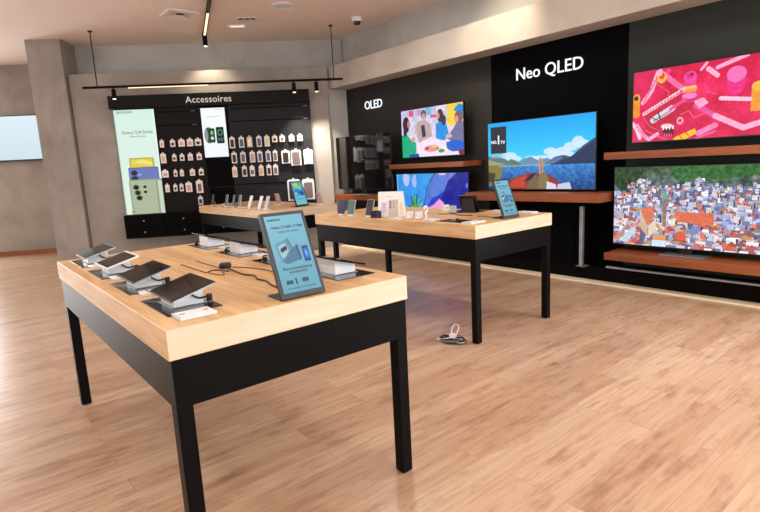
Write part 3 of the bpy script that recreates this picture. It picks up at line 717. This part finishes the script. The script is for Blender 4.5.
for j, s in enumerate((-.909, -.789, -.637, -.501)):
    pack('small square package, %s from left at the right end of the top row' % ordn[j], s, 1.862, .085, .10, 'card', ['case_dark', 'case_grey', 'case_pink', 'case_grey'][j], gr, .5, .4)
R2 = [(-1.58, 'case_dark'), (-1.439, 'case_grey'), (-1.289, 'case_pink'), (-1.169, 'case_blue'), (-1.035, 'case_blue'), (-.923, 'case_grey')]
for j, (s, cs) in enumerate(R2):
    pack('tall carded phone case, %s from left in the second row right of the poster' % ordn[j], s, 1.59, .085 if j < 5 else .07, .17, 'card_grey' if j % 3 else 'card', cs, gr, .6, .7)
R3 = [(-1.592, 'case_beige'), (-1.436, 'case_dark'), (-1.312, 'case_grey'), (-1.168, 'case_orange'), (-1.042, 'case_dark'), (-.934, 'case_grey')]
for j, (s, cs) in enumerate(R3):
    pack('tall carded phone case, %s from left in the third row right of the poster' % ordn[j], s, 1.365, .078, .165, 'card_grey' if j % 2 else 'card', cs, gr, .6, .6 if j != 2 else .4)
gb = 'large tablet sleeves at the right end of the board'
pack('large white-framed dark tablet sleeve, leftmost of the three above', -.755, 1.565, .135, .21, 'card_grey', 'case_dark', gb, .66, .76)
pack('large white-framed brown tablet sleeve, middle one of the three above', -.587, 1.545, .165, .25, 'card_grey', 'case_grey', gb, .74, .8)
pack('large pale tablet sleeve, rightmost of the three at the board edge', -.388, 1.55, .15, .24, 'card_grey', 'case_white', gb, .6, .8)
pack('large white-framed tablet sleeve partly behind the lit colourful sign', -.66, 1.02, .21, .35, 'card_grey', 'case_dark', gb, .76, .8)
pack('large white-framed tablet sleeve right of the lit colourful sign', -.425, 1.02, .20, .34, 'card_grey', 'case_grey', gb, .7, .75)
for j, (s, zz_) in enumerate(((-.40, 1.86), (-1.62, 2.16), (-1.62, 2.36))):
    o = obj('empty_hook', tube(newbm(), [(0, 0, 0), (0, -.05, 0), (0, -.056, .008)], .004, 6), M['hook']); o.matrix_world = AM(s, .08, zz_)
    tag(o, ['bare steel hook right of the small square packages', 'bare steel hook beside the watch poster, lower one', 'bare steel hook beside the watch poster, upper one'][j], 'hook')

# ------------------------------------------------------------------ hanging light rail over the accessories wall
rl = thing('light_rail', 'black light rail hanging on two rods before the accessories wall', 'light rail', mtx=AM(-1.69, .5, 2.69))
obj('rail', box(-1.925, 1.925, -.018, .018, -.0, .032, bev=.002, seg=1), M['black'], rl)
def rod_at(x): return obj('rod', cyl(cyl(newbm(), (x, 0, .032), (x, 0, ZC-2.69), .007, n=10), (x, 0, ZC-2.69-.015), (x, 0, ZC-2.69), .03, n=18), M['black'], rl)
rod_at(-1.718); rod_at(1.789)
obj('led_strip', box(-1.28, -.12, -.010, .010, -.012, 0), M['led'], rl)
for x in (-1.497, 1.165, 1.51):
    s = obj('spotlight', cyl(cyl(newbm(), (x, 0, 0), (x, 0, -.02), .012, n=12), (x, 0, -.02), (x, 0, -.155), .032, n=20), M['black'], rl)
    obj('lens', cyl(newbm(), (x, 0, -.155), (x, 0, -.162), .024, n=18), M['led_dot'], s)
# ceiling track running towards the back wall
A_, B_ = Vector((2.03, 3.9, 0)), Vector((3.003, 6.67, 0)); dv = (B_-A_); tl = dv.length; ta = math.atan2(dv.y, dv.x)
tr = thing('ceiling_track', 'black ceiling track with glowing strip and a spotlight at its end', 'light track', (A_.x, A_.y, 3.43), ta)
obj('rail', box(0, tl, -.022, .022, .03, .07), M['black'], tr)
kled = (Vector((2.597, 5.484, 0))-A_).length
obj('led_strip', box(kled, tl-.02, -.014, .014, .016, .03), M['led'], tr)
obj('cover', box(0, kled, -.02, .02, .01, .03), M['black'], tr)
s = obj('spotlight', cyl(newbm(), (tl+.02, 0, .06), (tl+.02, 0, -.13), .036, n=20), M['black'], tr)
obj('lens', cyl(newbm(), (tl+.02, 0, -.13), (tl+.02, 0, -.137), .026, n=18), M['led_dot'], s)

# ceiling fittings
t = thing('air_vent', 'square white air vent in the ceiling left of the light track', 'air vent', (2.363, 5.885, ZC))
f_ = newbm()
for k in range(4):
    a = [(.21, .18), (.165, .14), (.12, .10), (.075, .06)][k]; zz_ = [-.012, -.006, -.002, .0][k]-.004
    for sx in (-1, 1):
        bx(f_, min(sx*a[0], sx*a[1]), max(sx*a[0], sx*a[1]), -a[0], a[0], zz_-.004, -.0005); bx(f_, -a[1], a[1], min(sx*a[0], sx*a[1]), max(sx*a[0], sx*a[1]), zz_-.004, -.0005)
obj('frame', f_, M['ceiling'], t); obj('grille', box(-.19, .19, -.19, .19, -.002, -.0004), M['cable'], t)
t = thing('ceiling_light', 'small rectangular recessed light near the back upper wall', 'ceiling light', (3.29, 6.12, ZC), R(-33))
f_ = newbm(); bx(f_, -.14, .14, -.075, -.05, -.008, -.0005); bx(f_, -.14, .14, .05, .075, -.008, -.0005); bx(f_, -.14, -.11, -.05, .05, -.008, -.0005); bx(f_, .11, .14, -.05, .05, -.008, -.0005)
obj('frame', f_, M['white'], t); obj('lens', box(-.10, .10, -.045, .045, -.006, -.001), M['downlight'], t)
t = thing('ceiling_light', 'slotted recessed fitting with dark slots beside the rectangular light', 'ceiling light', (3.243, 5.69, ZC), R(-33))
obj('frame', box(-.15, .15, -.07, .07, -.006, -.0005), M['card_grey'], t)
f_ = newbm()
for k in range(3): bx(f_, -.12+.085*k, -.055+.085*k, -.045, .045, -.009, -.006)
obj('slots', f_, M['grey'], t)
t = thing('ceiling_speaker', 'round white ceiling speaker right of the light track', 'speaker', (3.384, 4.906, ZC))
obj('ring', lathe(newbm(), [(.15, -.0005), (.15, -.012), (.125, -.016), (.12, -.0005)], n=36), M['white'], t); obj('grille', lathe(newbm(), [(.12, -.0005), (.12, -.01), (.001, -.012)], n=32), M['card_grey'], t)
t = thing('ceiling_hatch', 'faint round cover in the ceiling left of the security camera', 'cover', (4.163, 4.80, ZC))
obj('disc', lathe(newbm(), [(.115, -.0005), (.115, -.005), (.10, -.007), (.001, -.007)], n=36), M['ceiling'], t)
obj('rim', lathe(newbm(), [(.12, -.0003), (.12, -.003), (.001, -.003)], n=36), M['card_grey'], t)
t = thing('security_camera', 'white dome security camera on the ceiling above the television wall', 'camera', (4.60, 4.90, ZC))
obj('housing', lathe(newbm(), [(.05, -.0005), (.078, -.004), (.078, -.045), (.07, -.062), (.001, -.062)], n=30), M['white'], t, smooth=False)
obj('dome', lathe(newbm(), [(.052, -.062), (.05, -.085), (.034, -.104), (.001, -.112)], n=24), M['glass_off'], t, smooth=True)
o = obj('sprinkler', lathe(newbm(), [(.04, -.0005), (.04, -.006), (.012, -.012), (.012, -.035), (.03, -.04), (.001, -.042)], n=20), M['silver'], loc=(3.0, 4.55, ZC)); tag(o, 'tiny metal sprinkler head near the top edge, right of the track', 'sprinkler')

# ------------------------------------------------------------------ television wall
def shelf(label, y0, y1, z0, z1, x0=4.70, x1=None):
    x1 = XW-.004 if x1 is None else x1
    t = thing('wall_shelf', label, 'shelf', (x1, (y0+y1)/2, z0), TVR, 'walnut shelves on the television wall')
    w = y1-y0
    obj('board', box(-w/2, w/2, x0-x1, -.03, 0, z1-z0, bev=.002, seg=1), M['walnut'], t)
    obj('bracket', box(-w/2+.02, w/2-.02, -.03, 0, .006, z1-z0-.006), M['cab'], t)
    return t
shelf('walnut shelf under the switched-off television', 4.60, 5.988, .815, .90, x0=4.705)
shelf('walnut shelf under the television showing people at a table', 3.0, 4.45, 1.287, 1.352)
shelf('walnut shelf under the large television showing a mountain lake', 1.17, 2.98, .862, .958)
shelf('walnut shelf under the red television picture', -.75, 1.128, 1.295, 1.366)
shelf('lowest walnut shelf, under the television showing a hillside town', -.75, 1.108, .284, .357)
shelf('lowest walnut shelf under the blue and pink television picture', 3.0, 4.60, .284, .357)

def tv(label, yl, yr, z0, z1, pic, x=4.93, foot=None, dep=.035, bez=.008):
    """yl is the viewer's left edge (larger y); foot = height of what it stands on"""
    w, h = yl-yr, z1-z0
    t = thing('television', label, 'television', (x, (yl+yr)/2, z0), TVR, 'televisions on the display wall')
    obj('housing', box(-w/2, w/2, 0, dep, 0, h, bev=.003, seg=1), M['bezel'], t)
    if pic is None: obj('screen', box(-w/2+bez, w/2-bez, -.002, 0, bez*2, h-bez), M['glass_off'], t)
    else: pic.mesh('screen', -w/2+bez, w/2-bez, bez*1.6, h-bez, -.002, M['screen'], t, .002)
    if foot is not None:
        f = newbm(); d = z0-foot
        bx(f, -.06, .06, .012, dep-.004, -d+.008, .0); obj('stand_neck', f, M['bezel'], t)
        obj('stand_foot', box(-.2, .2, -.10, .12, -d, -d+.01, bev=.002, seg=1), M['silver'], t)
    else:
        obj('wall_mount', box(-w*.3, w*.3, dep, XW-.004-x, h*.3, h*.6), M['bezel'], t)
    return t, w, h
tv('large switched-off television with dark reflecting screen, leftmost on the display wall', 5.90, 4.50, .985, 1.84, None, x=4.78, foot=.90, bez=.006)
# people round a table
p = Pic(200, 112, (222, 200, 226)); p.grad((196, 190, 226), (236, 220, 236)); p.noise(14, 10, 5)
p.rect(.14, .02, .22, .14, (216, 80, 128)); p.rect(.42, .0, .52, .16, (120, 180, 220)); p.rect(.50, .16, .60, .22, (220, 90, 130)); p.rect(.28, .02, .36, .14, (188, 160, 190))
p.rect(.76, .0, 1, .42, (236, 206, 70)); p.poly([(.86, .14), (.93, .02), (1, .06), (1, .34), (.94, .2)], (40, 130, 206)); p.rect(.60, 0, .74, .12, (228, 214, 230))
p.poly([(.24, .34), (.30, .26), (.40, .24), (.50, .34), (.52, .58), (.46, .80), (.30, .72), (.26, .5)], (188, 160, 160)); p.poly([(.34, .36), (.40, .34), (.42, .58), (.36, .6)], (52, 50, 86)); p.ell(.39, .14, .045, .1, (110, 80, 90)); p.ell(.39, .18, .032, .07, (206, 156, 150))
p.poly([(.58, .36), (.66, .30), (.74, .34), (.78, .56), (.72, .70), (.58, .66)], (20, 140, 214)); p.ell(.655, .20, .05, .13, (62, 36, 50)); p.ell(.71, .30, .035, .10, (62, 36, 50)); p.ell(.62, .2, .025, .07, (206, 150, 140))
p.poly([(.84, .5), (.90, .38), (1, .36), (1, .82), (.84, .74), (.74, .66)], (110, 108, 150)); p.ell(.93, .28, .06, .12, (130, 84, 80)); p.ell(.90, .31, .03, .07, (206, 152, 140)); p.poly([(.74, .74), (.86, .70), (1, .74), (1, .92), (.82, .93), (.74, .86)], (24, 92, 196)); p.ell(.78, .62, .05, .04, (214, 168, 170))
p.poly([(.30, .70), (.50, .60), (.72, .72), (.76, .9), (.96, 1), (.30, 1), (.26, .84)], (238, 220, 238)); p.ell(.5, .84, .12, .07, (216, 150, 140)); p.ell(.43, .83, .03, .03, (200, 40, 60)); p.ell(.55, .80, .05, .03, (226, 190, 120)); p.ell(.66, .90, .05, .04, (40, 160, 70)); p.ell(.60, .84, .03, .02, (230, 80, 110))
p.poly([(.0, .52), (.08, .48), (.16, .62), (.25, .70), (.25, .90), (.17, 1), (0, 1)], (24, 168, 124)); p.ell(.085, .30, .06, .17, (60, 28, 48)); p.ell(.06, .45, .03, .1, (60, 28, 48)); p.ell(.13, .30, .025, .08, (190, 130, 120)); p.ell(.2, .62, .035, .05, (210, 160, 150)); p.poly([(.12, .94), (.28, .92), (.30, 1), (.12, 1)], (30, 70, 160)); p.ell(.26, .48, .03, .04, (214, 170, 170)); p.ell(.97, .95, .05, .06, (120, 30, 70)); p.noise(10, 30, 6)
tv('television showing four people round a craft table, upper left of the wall', 4.40, 3.175, 1.43, 2.12, p, foot=None)
# blue and pink picture
p = Pic(200, 112, (30, 120, 214)); p.grad((60, 150, 226), (40, 140, 226)); p.rect(0, 0, .02, 1, (120, 190, 236))
p.ell(.15, .09, .05, .14, (176, 190, 236)); p.ell(.27, .15, .035, .1, (150, 186, 236)); p.ell(.28, .06, .02, .05, (150, 190, 236))
for k in range(26): 
    a = rg.uniform(0, 6.28); d_ = rg.uniform(0, 1); x_, y_ = .27+.11*d_*math.cos(a), .55+.18*d_*math.sin(a)
    p.line([(.27, .7), (x_, y_)], .03, [(60, 130, 60), (110, 170, 70), (40, 96, 70), (120, 190, 130)][k % 4])
p.ell(.25, .80, .16, .06, (170, 170, 220)); p.ell(.33, .82, .06, .05, (60, 80, 130))
p.poly([(.42, .62), (.46, .32), (.52, .1), (.58, 0), (1, 0), (1, 1), (.5, 1), (.40, .8)], (28, 30, 146))
p.poly([(.41, .62), (.46, .30), (.54, .06), (.58, 0), (.86, 0), (.74, .14), (.68, .34), (.60, .44), (.50, .50), (.46, .60)], (84, 120, 208)); p.poly([(.44, .60), (.52, .44), (.62, .38), (.70, .30), (.66, .42), (.54, .56), (.46, .64)], (40, 60, 190))
p.line([(.575, 0), (.50, .13), (.455, .27), (.42, .48), (.40, .60)], .016, (60, 30, 60)); p.line([(.80, 0), (.74, .12), (.71, .2)], .02, (170, 120, 190)); p.ell(.67, .01, .05, .03, (220, 190, 220))
p.poly([(.45, .62), (.54, .56), (.62, .45), (.68, .52), (.69, .7), (.66, .86), (.60, .96), (.46, .96), (.50, .8)], (228, 150, 206)); p.ell(.51, .66, .03, .03, (90, 70, 180)); p.ell(.57, .73, .05, .04, (226, 110, 170)); p.poly([(.40, .62), (.46, .62), (.50, .82), (.48, .9), (.42, .86)], (120, 170, 170))
p.noise(10, 12, 8); p.ell(.98, .22, .012, .04, (120, 130, 220))
tv('television with a bright blue and pink close-up picture, lower left', 4.56, 3.115, .40, 1.21, p, foot=.357)
# mountain lake
p = Pic(260, 146, (0, 176, 238)); p.grad((0, 160, 236), (70, 206, 246), 0, .62)
for x_, y_, r1, r2 in ((.22, .50, .08, .05), (.27, .55, .08, .04), (.62, .47, .06, .05), (.66, .49, .05, .05), (.86, .36, .05, .07), (.80, .42, .06, .06), (.74, .47, .07, .05), (.90, .40, .05, .06), (.55, .57, .1, .05), (.45, .56, .08, .04), (.72, .53, .12, .05)): p.ell(x_, y_, r1, r2, (206, 226, 244), .9)
p.poly([(.30, .62), (.38, .55), (.44, .53), (.50, .58), (.60, .56), (.68, .64), (.3, .66)], (96, 138, 176)); p.poly([(.18, .62), (.24, .55), (.30, .58), (.36, .66), (.14, .66)], (92, 116, 104)); p.poly([(0, .5), (.1, .5), (.2, .56), (.28, .66), (0, .68)], (90, 120, 120))
p.poly([(.55, .66), (.66, .55), (.74, .53), (.80, .56), (.9, .42), (1, .32), (1, .68), (.5, .68)], (42, 68, 108)); p.poly([(.70, .62), (.82, .54), (1, .36), (1, .66), (.62, .66)], (22, 40, 78)); p.poly([(.55, .66), (.66, .55), (.74, .56), (.66, .64)], (84, 110, 150))
wm = p.v > .655; p.grad((50, 130, 204), (14, 62, 128), .655, 1.0); p.noise(26, 40, 11, wm); p.rect(.1, .645, .62, .665, (200, 190, 160), .5)
p.poly([(0, .58), (.06, .60), (.16, .70), (.14, .8), (.1, .9), (0, .96)], (128, 120, 60)); p.poly([(0, .74), (.08, .76), (.06, .88), (0, .9)], (70, 60, 30)); p.poly([(0, .55), (.12, .60), (.2, .64), (0, .64)], (160, 150, 120))
p.poly([(.12, 1), (.22, .86), (.42, .76), (.62, .80), (.70, .90), (.74, 1)], (140, 46, 30)); p.poly([(.2, .98), (.26, .86), (.40, .79), (.38, .98)], (190, 64, 38)); p.poly([(.56, .82), (.70, .90), (.74, 1), (.62, 1)], (150, 40, 50))
p.poly([(.39, 1), (.43, .84), (.48, .76), (.51, .84), (.50, 1)], (112, 96, 66)); p.poly([(.50, 1), (.52, .78), (.57, .74), (.61, .88), (.60, 1)], (128, 110, 78)); p.poly([(.36, .9), (.44, .78), (.50, .76), (.44, .86)], (40, 34, 40))
p.poly([(.52, .78), (.51, .60), (.53, .54), (.555, .60), (.56, .76)], (184, 142, 122)); p.line([(.535, .6), (.54, .76)], .01, (110, 70, 60)); p.poly([(.585, 1), (.59, .89), (.67, .93), (.68, 1)], (210, 214, 230)); p.poly([(.68, 1), (.69, .93), (.79, .90), (.81, 1)], (190, 200, 222))
p.rect(.03, .06, .195, .46, (34, 34, 46)); p.rect(.03, .47, .19, .53, (190, 196, 206), .5)
t, w, h = tv('largest lit television showing a mountain lake, on the black panel', 2.80, 1.35, .975, 1.80, p, foot=None, x=4.95)
tx = lambda u: -w/2+u*w
text('screen_text', 'NO.', .05, M['sign_white'], t, (tx(.07), -.003, h*.71), .0004, 'CENTER', bold=.001)
text('screen_text', '1', .15, M['sign_white'], t, (tx(.118), -.003, h*.735), .0004, 'CENTER', bold=.002)
text('screen_text', 'TV', .055, M['sign_white'], t, (tx(.162), -.003, h*.70), .0004, 'CENTER', bold=.001)
# red picture
p = Pic(300, 168, (222, 20, 80), 1.62); p.noise(22, 8, 2); A1 = (246, 170, 206); pk = (240, 60, 140)
p.poly([(.0, .0), (.5, 0), (.35, .3), (0, .5)], (214, 30, 90), .6); p.poly([(.14, .62), (.52, .3), (.8, .5), (.5, .86), (.2, .92)], (196, 16, 56))
for a, b_ in (((.13, .44), (.19, .36)), ((.19, .36), (.24, .28)), ((.24, .28), (.28, .14)), ((.28, .14), (.31, .05))): p.line([a, b_], .06, A1)
for k in range(7): p.line([(.14+.025*k, .46-.05*k), (.15+.025*k, .40-.05*k)], .012, (200, 60, 110))
p.line([(.0, .72), (.06, .82), (.1, .94)], .05, (240, 210, 226)); p.line([(.06, .76), (.14, .9), (.22, .97), (.33, .90)], .05, A1)
for k in range(6): p.line([(.05+.022*k, .80+.03*k), (.075+.022*k, .77+.03*k)], .012, (190, 30, 80))
p.line([(.40, .1), (.60, .30)], .07, (236, 110, 160)); p.ell(.36, .12, .06, .08, (240, 180, 60)); p.ell(.36, .1, .035, .05, (220, 60, 40)); p.ell(.34, .05, .03, .05, A1); p.ell(.44, .05, .03, .03, pk)
p.rect(.0, .38, .09, .60, (232, 140, 24)); p.ell(.045, .61, .048, .04, (232, 140, 24)); p.ell(.045, .37, .048, .06, (240, 170, 40)); p.ell(.04, .37, .03, .035, (70, 36, 60))
p.ell(.70, .42, .10, .10, (220, 30, 110)); p.rect(.625, .18, .77, .42, (232, 60, 120)); p.ell(.70, .17, .072, .075, (236, 70, 170)); p.ell(.70, .15, .05, .04, (230, 40, 110)); p.ell(.715, .14, .018, .015, (60, 20, 60)); p.rect(.62, .29, .775, .36, (250, 190, 110)); p.rect(.62, .33, .775, .37, (250, 150, 60)); p.ell(.70, .42, .085, .04, (246, 130, 190))
p.line([(.15, .60), (.62, .33)], .05, (250, 200, 220)); p.line([(.16, .595), (.61, .34)], .028, (210, 30, 80)); 
for k in range(12): p.line([(.17+.036*k, .60-.0215*k), (.185+.036*k, .57-.0215*k)], .014, (250, 220, 232))
p.line([(.27, .70), (.50, .56)], .085, (216, 214, 226)); p.line([(.28, .715), (.49, .585)], .03, (170, 150, 170)); p.line([(.48, .57), (.66, .46)], .045, (236, 70, 130)); p.line([(.24, .66), (.33, .71)], .012, (60, 20, 40)); p.line([(.33, .60), (.36, .70)], .02, (60, 20, 40))
p.ell(.44, .80, .07, .035, (250, 190, 206)); p.ell(.60, .74, .04, .05, (244, 160, 190)); p.ell(.60, .74, .02, .025, (200, 20, 70)); p.rect(.40, .83, .53, .93, (90, 8, 40)); 
for k in range(4): p.ell(.40+.04*k, .82, .012, .03, (250, 230, 236)); p.rect(.41+.03*k, .9, .42+.03*k, .94, (230, 120, 150))
p.line([(.78, .56), (1, .72)], .07, (230, 80, 150)); p.poly([(.75, .5), (.86, .46), (.92, .54), (.82, .60)], (250, 160, 200)); p.line([(.9, .1), (1, .2)], .06, A1); p.line([(.86, .28), (.9, .4), (1, .44)], .02, pk)
p.poly([(.55, .96), (.78, .86), (.80, .93), (.66, 1), (.52, 1)], (246, 190, 40)); p.line([(.60, .94), (.63, .99)], .012, (200, 80, 20)); p.line([(.68, .91), (.71, .96)], .012, (200, 80, 20)); p.line([(.82, .93), (1, .84)], .07, (240, 130, 180)); p.line([(.8, .99), (1, .92)], .03, (226, 90, 150))
p.line([(.60, .66), (.70, .62), (.76, .72), (.9, .66)], .008, (246, 120, 160))
p.line([(.18, .84), (.30, .92), (.44, .98)], .008, (246, 120, 160)); p.line([(.30, .20), (.46, .34), (.44, .42)], .006, (246, 120, 160)); p.line([(.12, .60), (.22, .78), (.36, .86)], .006, (246, 120, 160)); p.line([(.82, .1), (.88, .02)], .03, (250, 180, 210))
p.ell(1.2, .3, .1, .18, (232, 40, 130)); p.ell(1.2, .22, .1, .1, (246, 110, 180)); p.line([(1.0, .72), (1.3, .9), (1.62, .8)], .07, A1); p.rect(1.36, .4, 1.5, .7, (236, 150, 40)); p.ell(1.43, .4, .07, .06, (246, 180, 70)); p.line([(1.05, .5), (1.35, .55)], .05, (250, 200, 220)); p.line([(1.0, .1), (1.3, 0)], .05, A1)
p.noise(10, 40, 21)
tv('television with a red and pink machine-like picture, top right of the wall', .973, -.235, 1.44, 2.125, p, x=4.95)
# hillside town
rs = np.random.RandomState(5)
p = Pic(480, 270, (120, 130, 165), 1.5); p.grad((58, 84, 52), (110, 120, 150), 0, .45); p.noise(34, 22, 3, p.v < .3)
p.poly([(0, 0), (.35, 0), (.24, .2), (.16, .42), (.08, .3), (0, .22)], (34, 62, 34)); p.poly([(.6, 0), (1.5, 0), (1.5, .1), (.8, .2), (.62, .16)], (46, 100, 44)); p.noise(24, 40, 4, (p.v < .25))
pal = [(226, 230, 244), (196, 200, 234), (240, 238, 240), (158, 172, 226), (228, 206, 196), (120, 124, 176)]
roof = [(196, 104, 84), (180, 88, 72), (214, 134, 108), (168, 96, 100), (206, 150, 130)]
n_ = 0
for k in range(1150):
    y_ = .12+.9*(k/1150)**1.15+rs.uniform(-.02, .02)
    x_ = rs.uniform(-.02, 1.52)
    lim = .30 if x_ < .16 else .12+.12*abs(math.sin(x_*6+1.2))
    if y_ < lim: continue
    s_ = .018+.075*max(0, y_-.1)
    xs_ = s_*rs.uniform(.5, 1.1)*.6; c_ = pal[rs.randint(6)]
    dk = rs.uniform(.72, 1.12); c_ = tuple(v*dk for v in c_)
    p.rect(x_-xs_, y_-s_*.4, x_+xs_, y_+s_, c_)
    if rs.rand() < .22: q = roof[rs.randint(5)]; p.poly([(x_-xs_*1.2, y_-s_*.35), (x_-xs_*.3, y_-s_*.95), (x_+xs_*1.2, y_-s_*.35), (x_+xs_, y_-s_*.1), (x_-xs_, y_-s_*.1)], tuple(v*rs.uniform(.8, 1.1) for v in q))
    for j in range(2): xx_ = x_-xs_*.5+j*xs_; p.rect(xx_-.002, y_+s_*.1, xx_+.002, y_+s_*.45, (70, 66, 96))
    if rs.rand() < .34: p.rect(x_+xs_, y_-s_*.3, x_+xs_*1.5, y_+s_, (50, 52, 84))
p.poly([(.30, .52), (.42, .5), (.44, .60), (.38, .74), (.30, .62)], (214, 120, 84)); p.poly([(.30, .58), (.37, .74), (.37, .88), (.29, .76)], (206, 176, 156)); p.poly([(.38, .74), (.46, .64), (.46, .82), (.38, .88)], (226, 204, 184))
p.rect(.52, .38, .555, .74, (150, 118, 100)); p.rect(.51, .34, .565, .40, (96, 170, 160)); p.ell(.537, .33, .02, .03, (96, 170, 160)); p.poly([(.64, .55), (1, .56), (1, .70), (.66, .68)], (216, 112, 82)); p.poly([(.66, .80), (.74, .78), (.76, .90), (.67, .9)], (220, 96, 74)); p.poly([(.44, .86), (.56, .84), (.56, .93), (.42, .95)], (226, 150, 90)); p.rect(.42, .92, .56, 1, (206, 222, 240))
p.poly([(.06, .96), (.2, .78), (.26, .80), (.16, .97)], (190, 210, 226)); p.poly([(.30, .8), (.36, .86), (.32, .98), (.28, .98)], (90, 96, 130)); p.noise(14, 70, 31)
tv('television showing a hillside town with orange roofs, bottom right of the wall', 1.135, -.29, .415, 1.215, p, x=4.93, foot=.357)

# lit letters
t = thing('lettering_sign', 'small glowing white letters on the charcoal panel above the switched-off television', 'sign', (XW, 5.24, 2.315), TVR, 'lit letters on the television wall')
text('letters', 'OLED', .182, M['sign_white'], t, (.0, -.026, 0), .004, 'CENTER', .97, bold=.001)
obj('mounting_rail', box(-.17, .17, -.018, 0, -.01, .01), M['cab'], t)
t = thing('lettering_sign', 'large glowing white letters on the black panel above the lake picture', 'sign', (XW-.004, 2.02, 2.335), TVR, 'lit letters on the television wall')
text('letters', 'Neo QLED', .192, M['sign_white'], t, (-.01, -.026, 0), .004, 'CENTER', 1.0, bold=.0005)
obj('mounting_rail', box(-.38, .38, -.018, 0, -.01, .01), M['cab'], t)

# cabinet below the lake television, its silver post, soundbar on the plinth
t = thing('media_cabinet', 'black floor-standing cabinet under the mountain lake television shelf', 'cabinet', (XW-.004, 2.1, .158), TVR)
obj('body', box(-.62, .60, -.26, 0, 0, .69), M['cab'], t)
obj('door', box(-.60, .58, -.272, -.26, .01, .68, bev=.002, seg=1), M['panel_black'], t)
pst = obj('post', box(.66, .70, -.33, -.29, .0, .655, bev=.004), M['silver'], t)
obj('foot', box(.63, .73, -.34, -.24, 0, .012), M['grey'], t)
t = thing('soundbar', 'long slim silver soundbar on the plinth under the lowest right shelf', 'soundbar', (4.90, .2, .158), TVR)
obj('body', box(-.98, 1.03, -.024, .03, 0, .02, bev=.003), M['silver'], t)
obj('end_cap', box(-1.05+.06, -.98, -.024, .03, 0, .014), M['cab'], t)

# screen on the wall of the next bay, seen past the pillar
p = Pic(60, 34, (206, 224, 232)); p.grad((214, 230, 238), (196, 216, 226))
t = thing('television', 'lit pale screen on the far wall behind the left pillar', 'television', mtx=AM(-5.93, FO+.06, 1.80), group='televisions on the display wall')
obj('housing', box(-.75, .62, -.03, .0, -.03, .80, bev=.003, seg=1), M['bezel'], t)
p.mesh('screen', -.735, .605, .0, .785, -.032, M['screen'], t, .002)
obj('wall_mount', box(-.3, .3, 0, .055, .2, .6), M['bezel'], t)

# ------------------------------------------------------------------ light
w = bpy.data.worlds.new('daylight_sky'); bpy.context.scene.world = w; w.use_nodes = True
w.node_tree.nodes['Background'].inputs[0].default_value = (.86, .93, 1, 1); w.node_tree.nodes['Background'].inputs[1].default_value = WORLD = 1.0
def area(name, loc, rot, sx, sy, e, col=(1, 1, 1), spread=180):
    l = bpy.data.lights.new(name, 'AREA'); l.shape = 'RECTANGLE'; l.size = sx; l.size_y = sy; l.energy = e; l.color = col; l.spread = R(spread)
    o = bpy.data.objects.new(name, l); C.objects.link(o); o.location = loc; o.rotation_euler = rot; return o
area('daylight_right', (5.33, -3.6, 1.4), (R(90), 0, R(90)), 4.6, 2.4, 290, (.95, .98, 1))
area('daylight_front', (2.4, -5.95, 1.5), (R(90), 0, 0), 5, 2.7, 165, (.94, .97, 1))
area('daylight_left', (-6.8, 4.5, 1.5), (R(90), 0, R(-90)), 12, 2.4, 115, (.95, .98, 1))
wc = AP(-9.1, FO+.04, 1.45)
area('bay_glare_light', wc, (R(90), 0, AROT+PI), 4.6, 2.3, 420, (.93, .97, 1))  # added light out of view, for the glare on the left floor
for x, y in ((-1.5, -2.5), (1.5, -2.5), (-1.5, .5), (3.6, -.6), (1.2, 3.0), (3.6, 3.2), (-1.5, 4.5)):
    l = area('ceiling_lamp', (x, y, 3.44), (0, 0, 0), .5, .5, 26, (1, .96, .90))
def spot(name, loc, tgt, e, ang=60, col=(1, .84, .62), blend=.8, r=.03):
    l = bpy.data.lights.new(name, 'SPOT'); l.energy = e; l.spot_size = R(ang); l.spot_blend = blend; l.color = col; l.shadow_soft_size = r
    o = bpy.data.objects.new(name, l); C.objects.link(o); o.location = loc
    o.rotation_euler = (Vector(tgt)-Vector(loc)).to_track_quat('-Z', 'Y').to_euler(); return o
spot('wall_washer', (3.9, 2.3, 3.42), (XB, 2.45, 2.88), 75, 70)
spot('track_spot', (3.01, 6.70, 3.28), (3.12, 6.86, 2.0), 45, 110)
for s_ in (-3.187, -.525, -.18):
    p_ = AP(s_, .5, 2.52); q_ = AP(s_+(.12 if s_ > -1 else 0), .05, 1.2); spot('rail_spot', p_, q_, 150 if s_ > -1 else 14, 75, (1, .9, .78))

vs = bpy.context.scene.view_settings
vs.view_transform = 'Standard'; vs.look = 'None'; vs.gamma = 1; vs.exposure = 0; vs.use_curve_mapping = False
